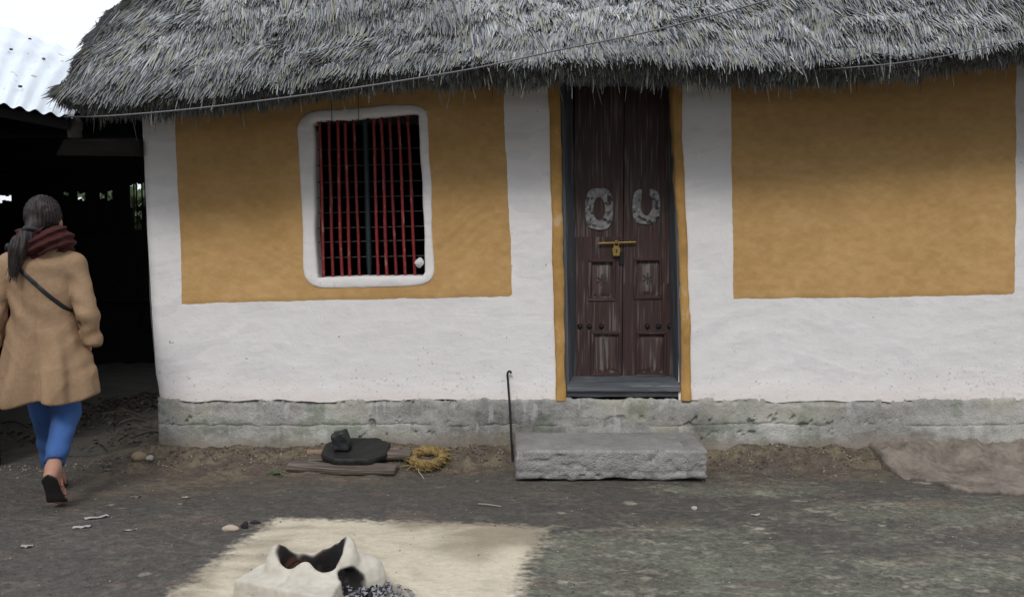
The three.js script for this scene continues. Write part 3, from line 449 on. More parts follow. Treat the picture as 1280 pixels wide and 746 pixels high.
// ------------------------------------------------------------------ thatched roof
{
  const roof = group('roof', house); tag(roof, 'thick grey weathered straw thatch with a shaggy eave');
  const ZE = 0.66, LX = -2.61, RX = 4.35, BZ = -4.2, CR = 0.42, RIDGE = V(0, 4.7, -1.85), RL = -1.86, RR = 2.7;
  const lipY = table([[62, 106], [80, 112], [130, 119], [180, 119], [240, 113], [300, 103], [400, 91], [500, 82], [600, 75], [700, 71], [800, 70], [900, 74], [1000, 75], [1100, 70], [1180, 60], [1280, 48], [1420, 40]].map(([px, py]) => { const p = onZ(px, py, ZE); return [p.x, p.y]; }));
  // eave loop, counted from the right end of the front eave round the left corner
  const loop = [], add = (x, z, nx, nz) => loop.push({ x, z, nx, nz });
  const corner = (cx, cz, a0, n) => { for (let i = 1; i < n; i++) { const a = a0 + (Math.PI / 2) * i / n; add(cx + CR * Math.cos(a), cz + CR * Math.sin(a), Math.cos(a), Math.sin(a)); } };
  for (const x of range(RX - CR, LX + CR, 150)) add(x, ZE, 0, 1);
  corner(LX + CR, ZE - CR, Math.PI / 2, 14);
  for (const z of range(ZE - CR, BZ + CR, 40)) add(LX, z, -1, 0);
  corner(LX + CR, BZ + CR, Math.PI, 8);
  for (const x of range(LX + CR, RX - CR, 30)) add(x, BZ, 0, -1);
  corner(RX - CR, BZ + CR, Math.PI * 1.5, 8);
  for (const z of range(BZ + CR, ZE - CR, 20)) add(RX, z, 1, 0);
  corner(RX - CR, ZE - CR, 0, 8);
  add(RX - CR, ZE, 0, 1);
  let L = 0; loop.forEach((e, i) => { if (i) L += Math.hypot(e.x - loop[i - 1].x, e.z - loop[i - 1].z); e.s = L; e.y = lipY(e.x) + 0.2 * clamp(ZE - e.z - 0.3, 0, 2.2) + 0.012 * n2(e.s * 2.4, 1, 800) + 0.01 * n2(e.s * 7, 1, 801); });
  const at = (s) => { let lo = 0, hi = loop.length - 1; while (hi - lo > 1) { const m = (lo + hi) >> 1; loop[m].s <= s ? lo = m : hi = m; } const a = loop[lo], b = loop[hi], t = clamp((s - a.s) / (b.s - a.s || 1)); return { x: lerp(a.x, b.x, t), y: lerp(a.y, b.y, t), z: lerp(a.z, b.z, t), nx: lerp(a.nx, b.nx, t), nz: lerp(a.nz, b.nz, t), s }; };
  const clump = (s, v) => 0.05 * fbm(s * 1.6, v * 6, 3, 810) + 0.075 * fbm(s * 5.5, v * 24, 3, 811);
  const surf = (e, v) => { const T = V(clamp(e.x, RL, RR), RIDGE.y, RIDGE.z), p = V(e.x, e.y, e.z).lerp(T, v); const c = clump(e.s, v) * sst(0, 0.03, v) + 0.16 * v * (1 - v); p.y += c * 0.75; p.x += e.nx * c * 0.6; p.z += e.nz * c * 0.6; return p; };
  // under the straw: a solid bed with a rounded eave and an underside
  const vs = [...range(0, 0.5, 60), 0.6, 0.7, 0.8, 0.9, 1];
  const prof = [...vs.slice().reverse().map(v => ['s', v]), ['l', 0.01, -0.03], ['l', -0.04, -0.06], ['l', -0.12, -0.085], ['l', -0.25, -0.06], ['u', 0.2], ['u', 0.5], ['u', 0.97]];
  const bed = sheet(loop.map((_, i) => i), range(0, prof.length - 1, prof.length - 1), (i, k) => {
    const e = loop[i], q = prof[k]; if (q[0] === 's') { const p = surf(e, q[1]); p.y -= 0.02; return p; }
    if (q[0] === 'l') { const w = 0.02 * fbm(e.s * 6, k, 2, 820); return V(e.x + e.nx * (q[1] - 0.02 + w), e.y + q[2] + w, e.z + e.nz * (q[1] - 0.02 + w)); }
    const p = surf(e, q[1]); p.y -= 0.3; return p;
  }, (i, k) => [loop[i].s, k * 0.05]);
  const bt = tex(512, 512, (u, v) => { const f = fbm(u * 90, v * 14, 3, 830), k = 1 + 0.9 * f; return [0.05 * k, 0.05 * k, 0.055 * k, 0.5 + 0.5 * f]; });
  M.thatchBed = std(null, 1, { ...bt, bumpScale: 0.02 }); mesh('thatch_bed', bed, M.thatchBed, roof);
  // straw: short bent stalks
  const stalk = (bend) => { const P = [], I = [], N = 3; for (let j = 0; j <= N; j++) { const t = j / N, r = j === N ? 0.3 : 1, z = bend * (t * t); for (let k = 0; k < 3; k++) { const a = k * 2.094 + 0.5; P.push(Math.cos(a) * 0.5 * r, t, Math.sin(a) * 0.4 * r + z); } } for (let j = 0; j < N; j++) for (let k = 0; k < 3; k++) { const a = j * 3 + k, b = j * 3 + (k + 1) % 3; I.push(a, b, a + 3, b, b + 3, a + 3); } I.push(N * 3, N * 3 + 1, N * 3 + 2); let g = new THREE.BufferGeometry(); g.setAttribute('position', new THREE.Float32BufferAttribute(P, 3)); g.setIndex(I); g.setAttribute('uv', new THREE.Float32BufferAttribute(new Float32Array(P.length / 3 * 2), 2)); g = g.toNonIndexed(); g.computeVertexNormals(); return g; };
  M.straw = std([1, 1, 1], 0.85);
  const mat4 = new THREE.Matrix4(), col = new THREE.Color();
  function tone(s, v) {
    const r = rnd(), b = (0.7 + 0.5 * rnd() * rnd() + 0.4 * rnd()) * (1 + 0.7 * fbm(s * 2.2, v * 9, 3, 840));
    if (r < 0.52) return col.setRGB(0.20 * b, 0.208 * b, 0.218 * b);
    if (r < 0.66) return col.setRGB(0.31 * b, 0.32 * b, 0.325 * b);
    if (r < 0.84) return col.setRGB(0.215 * b, 0.226 * b, 0.175 * b);
    if (r < 0.87) return col.setRGB(0.30 * b, 0.26 * b, 0.20 * b);
    return col.setRGB(0.06 * b, 0.064 * b, 0.085 * b);
  }
  function inst(name, n, place, geo, label) {
    const o = new THREE.InstancedMesh(geo, M.straw, n); o.name = name; o.castShadow = o.receiveShadow = true; let k = 0;
    for (let i = 0; i < n; i++) { const q = place(); if (!q) continue; const { p, d, nrm, w, l, c } = q; const X = d.clone().cross(nrm).normalize(), Z = X.clone().cross(d).normalize(); mat4.makeBasis(X.multiplyScalar(w), d.clone().multiplyScalar(l), Z.multiplyScalar(w)); mat4.setPosition(p); o.setMatrixAt(k, mat4); o.setColorAt(k, c); k++; }
    o.count = k; o.userData.kind = 'stuff'; o.userData.label = label; roof.add(o); return o;
  }
  const sFront = RX - LX - 2 * CR, sL0 = sFront + CR * 1.571, sL1 = sL0 + (ZE - BZ - 2 * CR);
  const dirAt = (e, v) => surf(e, Math.max(0, v - 0.03)).sub(surf(e, v + 0.03)).normalize();
  const cover = (sA, sB, vMax, s0) => () => {
    const s = rr(sA, sB), v = Math.pow(rnd(), 1.1) * vMax; if (fbm(s * 5.5, v * 24, 3, 811) < -0.16 && rnd() < 0.6) return null; const e = at(s), p = surf(e, v), d0 = dirAt(e, v);
    const tang = V(-e.nz, 0, e.nx).negate(), nrm = tang.clone().cross(d0).normalize(); if (nrm.y < 0) nrm.negate();
    const sway = 0.4 * fbm(s * 1.3, v * 5, 3, 850) + 0.36 * fbm(s * 9, v * 34, 2, 851) + 0.19 * gauss(), lift = 0.12 + 0.2 * Math.abs(gauss()) + 0.25 * fbm(s * 8, v * 30, 2, 852);
    const d = d0.clone().addScaledVector(tang, sway).addScaledVector(nrm, lift).normalize(), l = rnd() < 0.2 ? rr(0.16, 0.26) : rr(0.07, 0.17), w = rr(0.0065, 0.0125);
    p.addScaledVector(d, -l * 0.5).addScaledVector(nrm, rr(-0.022, 0.008));
    return { p, d, nrm, w, l, c: tone(s, v) };
  };
  const G1 = stalk(-0.8), G2 = stalk(-1.6);
  inst('thatch_straw', 140000, cover(0, sFront + 0.2, 0.46), G1, 'grey straw lying down the front slope');
  inst('thatch_straw', 42000, cover(sFront - 0.1, sL0 + 1.6, 0.62), G1, 'grey straw round the hipped corner');
  // fringe: several rows of cut ends hanging under the lip
  const fringe = (sA, sB, long) => () => {
    const s = rr(sA, sB), e = at(s), k = rnd(), inw = -0.01 - 0.22 * Math.pow(k, 1.2), dn = -0.01 - 0.075 * Math.pow(k, 0.8);
    const p = V(e.x + e.nx * inw, e.y + dn + 0.05 * rnd(), e.z + e.nz * inw); const out = V(e.nx, 0, e.nz), tang = V(-e.nz, 0, e.nx);
    const cl = fbm(s * 9, k * 3, 2, 860), d = V(0, -1, 0).addScaledVector(out, 0.55 * (1 - k) + 0.12 + 0.2 * gauss()).addScaledVector(tang, 0.4 * cl + 0.28 * gauss()).normalize();
    const l = long ? rr(0.09, 0.19) : rr(0.035, 0.095) * (1 + 0.5 * cl), w = long ? rr(0.004, 0.007) : rr(0.005, 0.01); p.addScaledVector(d, -0.03);
    return { p, d, nrm: out.clone().addScaledVector(d, -out.dot(d)).normalize(), w, l, c: tone(s, 0.3) };
  };
  inst('eave_straw', 40000, fringe(0, sL0 + 1.5, false), G2, 'short cut straw ends along the eave');
  inst('loose_straw', 520, fringe(0, sL0 + 0.8, true), G2, 'long loose straws hanging from the eave');
}
console.log('roof');

// ------------------------------------------------------------------ concrete step
{
  const zf = onY(643, 602, 0.0).z, topY = onZ(760, 563, zf).y, xl = onZ(644, 575, zf).x, xr = onZ(886, 575, zf).x;
  const f = (x, y, z) => {
    const k = (z - 0) / zf, X0 = lerp(xl + 0.0, xl, k), X1 = lerp(xr - 0.0, xr, k), cx = (X0 + X1) / 2, hx = (X1 - X0) / 2;
    let d = box3(x, y, z, [cx, (topY - 0.14) / 2, zf / 2 - 0.02], [hx, (topY + 0.14) / 2, zf / 2 + 0.02], 0.016);
    const face = sst(zf - 0.12, zf - 0.01, z); d += 0.004 * fbm(x * 7, z * 7, 3, 900) + face * (0.03 * Math.max(0, fbm(x * 20, y * 34, 4, 901) - 0.05) + 0.006 * Math.exp(-Math.pow((y - 0.055 - 0.008 * n2(x * 6, 1, 902)) / 0.008, 2)));
    return smax(d, 0.012 + 0.012 * n2(x * 7, 0.5, 903) + 0.006 * n2(x * 26, 0.5, 904) - y, 0.01);
  };
  const g = sdfMesh(f, [xl - 0.05, -0.02, -0.02], [xr + 0.05, topY + 0.05, zf + 0.05], 0.009);
  const p = g.attributes.position, uv = []; for (let i = 0; i < p.count; i++) uv.push(p.getX(i), p.getY(i) + p.getZ(i)); g.setAttribute('uv', new THREE.Float32BufferAttribute(uv, 2));
  const t = tex(1024, 1024, (u, v) => { const b = fbm(u * 5, v * 5, 4, 910), f2 = fbm(u * 34, v * 34, 3, 911), gr = n2(u * 240, v * 240, 912), pit = sst(0.3, 0.5, fbm(u * 44 + 9, v * 60, 3, 913)), k = 1 + 0.3 * b + 0.22 * f2 + 0.14 * gr; return [0.27 * k, 0.266 * k, 0.256 * k, 0.6 + 0.22 * f2 + 0.18 * gr - 0.45 * pit * 0.8]; });
  const st = mesh('concrete_step', g, std(null, 0.95, { ...t, bumpScale: 0.012 }), scene); tag(st, 'rough grey concrete step block below the door threshold', 'step');
}
// mud ledge smeared against the plinth at the right
{
  const edge = table([[1080, 562], [1105, 574], [1130, 588], [1165, 592], [1195, 602], [1240, 604], [1300, 606], [1420, 606]].map(([px, py]) => { const p = onY(px, py, 0.06); return [p.x, p.z]; }));
  const x0 = onY(1064, 570, 0.06).x, x1 = 3.9;
  const g = sheet(range(x0, x1, 150), range(0, 1, 40), (x, t) => { const zE = edge(x) + 0.07 * fbm(x * 6, 1, 4, 930) + 0.024 * n2(x * 22, 1, 931) + 0.012 * n2(x * 60, 1, 934), z = lerp(0.01, Math.max(0.03, zE), Math.min(1, t / 0.9)), h = 0.014 * sst(x0, x0 + 0.3, x) - 0.012 * sst(x0 + 0.25, x0, x) + 0.008 * fbm(x * 5, z * 9, 3, 933); const y0 = groundY(x, z) + h + 0.02 * (1 - t) + 0.010 * fbm(x * 9, z * 12, 4, 932) + 0.004 * n2(x * 60, z * 60, 935); return V(x, t > 0.9 ? lerp(y0, groundY(x, z) - 0.03, (t - 0.9) / 0.1) : y0, z + (t > 0.9 ? -0.012 * (t - 0.9) * 10 : 0)); }, (x, t, q) => [q.x * 0.8, q.z * 0.8]);
  const tx = tex(512, 512, (u, v) => { const b = fbm(u * 9, v * 14, 5, 940), f = fbm(u * 60, v * 60, 3, 941), k = 1 + 0.5 * b + 0.35 * f; return [0.195 * k, 0.166 * k, 0.138 * k, 0.5 + 0.3 * f]; });
  structure(mesh('mud_ledge', g, std(null, 0.95, { ...tx, bumpScale: 0.01 }), scene), 'smooth brown mud ledge with a crumbling edge against the plinth');
}
// ------------------------------------------------------------------ the tin-roofed shed
{
  const shed = group('tin_shed', scene); tag(shed, 'dark open shed under a pale corrugated tin roof beside the thatched house', 'shed');
  const A = onZ(0, 131, 0.42), B = onZ(86, 148, 0.26), C = onZ(0, 33, -2.2), D = onZ(86, 62, -2.36);
  const ex = B.clone().sub(A), P = (u, v) => A.clone().addScaledVector(ex, u).lerp(C.clone().addScaledVector(D.clone().sub(C), u), v);
  const tinT = tex(512, 512, (u, v) => { const f = fbm(u * 8, v * 6, 4, 950), g = fbm(u * 60, v * 20, 3, 951), r = sst(0.42, 0.6, fbm(u * 26, v * 26, 3, 952)), k = 1 + 0.14 * f + 0.07 * g; return [lerp(0.62 * k, 0.30, r), lerp(0.68 * k, 0.24, r), lerp(0.74 * k, 0.19, r), 0.5 + 0.2 * g]; });
  M.tin = std(null, 0.42, { ...tinT, metalness: 0.35, bumpScale: 0.002 });
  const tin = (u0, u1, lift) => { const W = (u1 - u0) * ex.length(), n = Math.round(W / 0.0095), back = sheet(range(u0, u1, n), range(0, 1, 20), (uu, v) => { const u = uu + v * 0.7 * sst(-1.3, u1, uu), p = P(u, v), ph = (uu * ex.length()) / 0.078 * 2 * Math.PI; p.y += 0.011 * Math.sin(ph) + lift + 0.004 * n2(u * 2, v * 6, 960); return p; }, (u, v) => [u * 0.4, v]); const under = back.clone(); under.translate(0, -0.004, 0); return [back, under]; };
  const roofSheet = (a, b, c) => { const [t, u] = tin(a, b, c), o = mesh('roof_sheet', t, M.tin, shed); mesh('shade_dark_underside', u, M.sootShadeWood, o); };  // tin underside coloured near-black to stand for shade below the roof
  roofSheet(-1.3, 1.04, 0.008); roofSheet(-3.8, -1.2, 0); roofSheet(-6.4, -3.7, 0.006);
  // roof nails with washers in a row
  for (const [u, v] of [[-0.1, 0.18], [0.28, 0.18], [0.62, 0.62], [0.15, 0.62], [-0.25, 0.62], [0.42, 0.9]]) { const p = P(u, v), g = new THREE.SphereGeometry(0.014, 8, 6); g.scale(1, 0.6, 1); g.translate(p.x, p.y + 0.022, p.z); mesh('roof_nail', g, M.steel, shed); }
  const limb = (a, b, r0, r1, s, m = M.sootShadeWood) => { const n = 16, g = new THREE.CylinderGeometry(1, 1, 1, 10, n), p = g.attributes.position, d = b.clone().sub(a), q = new THREE.Quaternion().setFromUnitVectors(V(0, 1, 0), d.clone().normalize()), L = d.length(); for (let i = 0; i < p.count; i++) { const t = p.getY(i) + 0.5, r = lerp(r0, r1, t) * (1 + 0.14 * n3(p.getX(i) * 2, t * 7, p.getZ(i) * 2, s)), w = V(p.getX(i) * r + 0.012 * n2(t * 4, 1, s), t * L, p.getZ(i) * r + 0.012 * n2(t * 4, 2, s)).applyQuaternion(q).add(a); p.setXYZ(i, w.x, w.y, w.z); } g.computeVertexNormals(); return g; };
  // carrying timbers
  const pz = 0.12, px_ = onZ(92, 160, pz).x;
  mesh('bracket', limb(onZ(93, 172, pz), onZ(91, 147, pz), 0.04, 0.045, 971), std([0.09, 0.085, 0.085], 0.9), shed);
  mesh('post', limb(V(-2.62, -0.02, -1.9), V(-2.62, 2.8, -1.9), 0.05, 0.045, 975), M.sootShadeWood, shed);
  mesh('post', limb(V(-4.4, -0.02, 0.3), V(-4.4, 2.2, 0.3), 0.06, 0.05, 972), M.sootShadeWood, shed);
  const e0 = P(-6.2, 0.04), e1 = P(1.0, 0.04); mesh('eave_pole', limb(e0.add(V(0, -0.06, 0)), e1.add(V(0, -0.06, 0)), 0.04, 0.035, 973), M.sootShadeWood, shed);
  const m0 = P(-6.2, 0.55), m1 = P(1.0, 0.55); mesh('purlin', limb(m0.add(V(0, -0.06, 0)), m1.add(V(0, -0.06, 0)), 0.04, 0.04, 974), M.sootShadeWood, shed);
  // rough hewn lintel log reaching to the house corner
  { const a = onZ(68, 180, 0.02), b = onZ(176, 181, -0.06), g = block(0, b.x - a.x, 0, 0.10, -0.09, 0.05, 0.02, 0.02); g.translate(a.x, a.y - 0.06, 0.0); const p = g.attributes.position; for (let i = 0; i < p.count; i++) { const t = (p.getX(i) - a.x) / (b.x - a.x); if (p.getY(i) > a.y) p.setX(i, p.getX(i) + 0.05 * (1 - t) * (1 - t)); } g.computeVertexNormals(); tag(mesh('lintel', g, std([0.032, 0.026, 0.023], 0.95, { bumpMap: M.oldWood.bumpMap, bumpScale: 0.012 }), shed), 'rough brown timber lintel'); }
  // rear slope of the roof, then a back wall of split bamboo with a few broken chinks
  const zb = -4.3, r0 = P(-6.4, 1), r1 = P(1.9, 1);
  mesh('rear_roof_sheet', sheet([0, 1], [0, 1], (u, v) => r0.clone().lerp(r1, u).add(V(0, -0.02, 0.05)).lerp(V(lerp(-6.4, -1.9, u), 2.35, zb - 0.3), v)), M.sootShadeWood, shed);
  const holes = [[164, 230, 178, 258], [167, 264, 176, 290], [97, 241, 104, 249], [126, 242, 128, 248], [135, 238, 137, 250], [0, 246, 10, 251], [80, 240, 83, 243]].map(([a, b, c, d]) => { const p = onZ(a, d, zb), q = onZ(c, b, zb); return [p.x, q.x, p.y, q.y]; });
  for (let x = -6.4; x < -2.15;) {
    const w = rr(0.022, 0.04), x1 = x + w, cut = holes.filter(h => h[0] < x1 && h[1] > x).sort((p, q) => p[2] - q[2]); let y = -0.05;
    for (const h of cut) { const top = h[2] + 0.02 * gauss(); if (top > y + 0.05) mesh('wall_slat', block(x, x1 + 0.004, y, top, zb, zb + 0.014, 0.004, 0.006), M.sootShadeWood, shed); y = Math.max(y, h[3] + 0.02 * gauss()); }
    mesh('wall_slat', block(x, x1 + 0.004, y, 2.5, zb, zb + 0.014, 0.004, 0.006), M.sootShadeWood, shed); x = x1;
  }
  for (const y of [0.7, 1.46, 2.1]) mesh('wall_batten', limb(V(-6.4, y, zb + 0.04), V(-2.2, y + 0.02, zb + 0.04), 0.022, 0.02, 980 + y), M.sootShadeWood, shed);
  for (let k = 0; k < 5; k++) { const xx = onZ(164 + k * 3.5, 260, zb + 0.06).x; mesh('lattice_stick', limb(V(xx, 0.4, zb + 0.06), V(xx + 0.03 * gauss(), 2.3, zb + 0.06), 0.007, 0.007, 990 + k), M.sootShadeWood, shed); }
  mesh('added_front_wall', [block(-6.35, -3.14, -0.05, 2.25, 0.12, 0.17, 0.01)], M.sootShadeWood, shed);  // front wall added out of view to keep daylight out of the shed
  mesh('side_wall', [block(-6.42, -6.35, -0.05, 3.0, zb, 0.35, 0.01)], M.sootShadeWood, shed);
}
{
  const tw = [], lf = [], hy = (x, z) => groundY(x, z) + 0.06 * sst(-0.15, -1.3, z) * sst(-3.5, -3.0, x) * (1 + 0.5 * fbm(x * 4, z * 4, 3, 1300));
  for (let k = 0; k < 70; k++) { const x = rr(-3.6, -2.24), z = -0.12 - 1.9 * Math.pow(rnd(), 0.7), y = hy(x, z), a = rr(0, 6.3), l = rr(0.06, 0.3), t = 0.25 * gauss(); tw.push(tube([[x, y, z], [x + Math.cos(a) * l * 0.5 + 0.02 * gauss(), y + 0.04 + t * l * 0.3, z + Math.sin(a) * l * 0.5], [x + Math.cos(a) * l, y + 0.02 + Math.max(-0.02, t * l * 0.5), z + Math.sin(a) * l]], rr(0.003, 0.009), 4, 5)); }
  for (let k = 0; k < 520; k++) { const x = rr(-3.7, -2.24), z = -0.06 - 2.0 * Math.pow(rnd(), 0.8), g = sheet([-1, 0, 1], [0, 0.5, 1], (u, v) => V(u * 0.4 * Math.sin(Math.PI * (0.08 + 0.84 * v)), 0.12 * u * u, v)), q = rr(0.02, 0.05); g.scale(q, q, q); g.rotateX(rr(-0.7, 0.7)); g.rotateZ(rr(-0.6, 0.6)); g.rotateY(rr(0, 6.3)); g.translate(x, hy(x, z) + rr(0.0, 0.03), z); lf.push(g); }
  tag(mesh('twig_litter', tw, std([0.07, 0.055, 0.042], 0.95), scene), 'dry twigs heaped in the passage beside the house', 'twigs', null, 'stuff');
  tag(mesh('leaf_litter', lf, std([0.075, 0.06, 0.04], 0.9), scene), 'dead leaves strewn over the passage floor by the house', 'leaves', null, 'stuff');
}
// trees behind the shed, seen only through its chinks, and added unseen rows that block low sky light
{
  const leafG = (() => { const g = new THREE.BufferGeometry(); g.setAttribute('position', new THREE.Float32BufferAttribute([0, 0, 0, 0.3, 0.5, 0.06, 0, 1.1, 0, -0.3, 0.5, 0.06], 3)); g.setAttribute('uv', new THREE.Float32BufferAttribute(new Float32Array(8), 2)); g.setIndex([0, 1, 2, 0, 2, 3]); g.computeVertexNormals(); return g; })();
  M.bark = std([0.09, 0.07, 0.055], 0.95); M.leaf = std([0.055, 0.085, 0.03], 0.8);
  function tree(x, z, h, r, n, label, grp) {
    const t = group('leafy_tree', scene, [x, -0.035, z]); tag(t, label, 'tree', grp);
    const tr = [tube([[0, -0.1, 0], [0.1 * gauss(), h * 0.3, 0.1 * gauss()], [0.2 * gauss(), h * 0.62, 0.2 * gauss()]], 0.13, 10, 8)], tips = [];
    for (let k = 0; k < 7; k++) { const a = k * 0.9 + rnd(), y0 = h * rr(0.25, 0.5), q = V(Math.cos(a) * r * 0.7, y0 + h * rr(0.1, 0.35), Math.sin(a) * r * 0.7); tips.push(q); tr.push(tube([[0, y0, 0], [q.x * 0.5, y0 + (q.y - y0) * 0.7, q.z * 0.5], [q.x, q.y, q.z]], 0.045, 8, 6)); }
    mesh('trunk', tr, M.bark, t);
    const cl = []; for (let k = 0; k < 26; k++) { const q = k < 7 ? tips[k].clone() : V(gauss() * r * 0.7, h * (0.58 + 0.27 * gauss()), gauss() * r * 0.7); cl.push([q, rr(0.35, 0.6) * r * 0.55]); }
    const o = new THREE.InstancedMesh(leafG, M.leaf, n), m = new THREE.Matrix4(), q4 = new THREE.Quaternion(); o.name = 'crown'; o.userData.kind = 'stuff'; o.castShadow = o.receiveShadow = true;
    for (let k = 0; k < n; k++) { const [c, cr] = cl[Math.floor(rnd() * cl.length)], d = V(gauss(), gauss(), gauss()).normalize().multiplyScalar(cr * Math.pow(rnd(), 0.4)); q4.setFromEuler(new THREE.Euler(rr(1.6, 3.6), rr(0, 6.3), rr(-0.6, 0.6))); const s = rr(0.12, 0.2); m.compose(c.clone().add(d), q4, V(s, s, s)); o.setMatrixAt(k, m); }
    t.add(o);
  }
  tree(-5.0, -6.2, 2.9, 1.4, 5200, 'leafy tree glimpsed through the farther chinks of the dark shed wall', 'trees behind the shed');
  tree(-3.9, -6.6, 2.7, 1.3, 5200, 'leafy tree glimpsed through the chinks next to the house corner', 'trees behind the shed');
  for (let k = 0; k < 9; k++) tree(-11 + k * 2.75 + rr(-0.4, 0.4), 11.5 + rr(-0.8, 0.8), rr(8, 9.5), rr(2.0, 2.5), 5000, 'added unseen leafy tree across the yard blocking low sky light', 'added light blocking trees across the yard');
  for (let k = 0; k < 4; k++) { tree(9.5 + rr(-0.5, 0.5), 0.5 + k * 2.8, rr(7.5, 9), rr(2.0, 2.4), 5000, 'added unseen leafy tree beyond the end of the house blocking low sky light', 'added light blocking trees beside the yard'); if (k > 0) tree(-9.5 + rr(-0.5, 0.5), 0.5 + k * 2.8, rr(7.5, 9), rr(2.0, 2.4), 5000, 'added unseen leafy tree past the tin shed blocking low sky light', 'added light blocking trees past the shed'); }
}
console.log('shed');
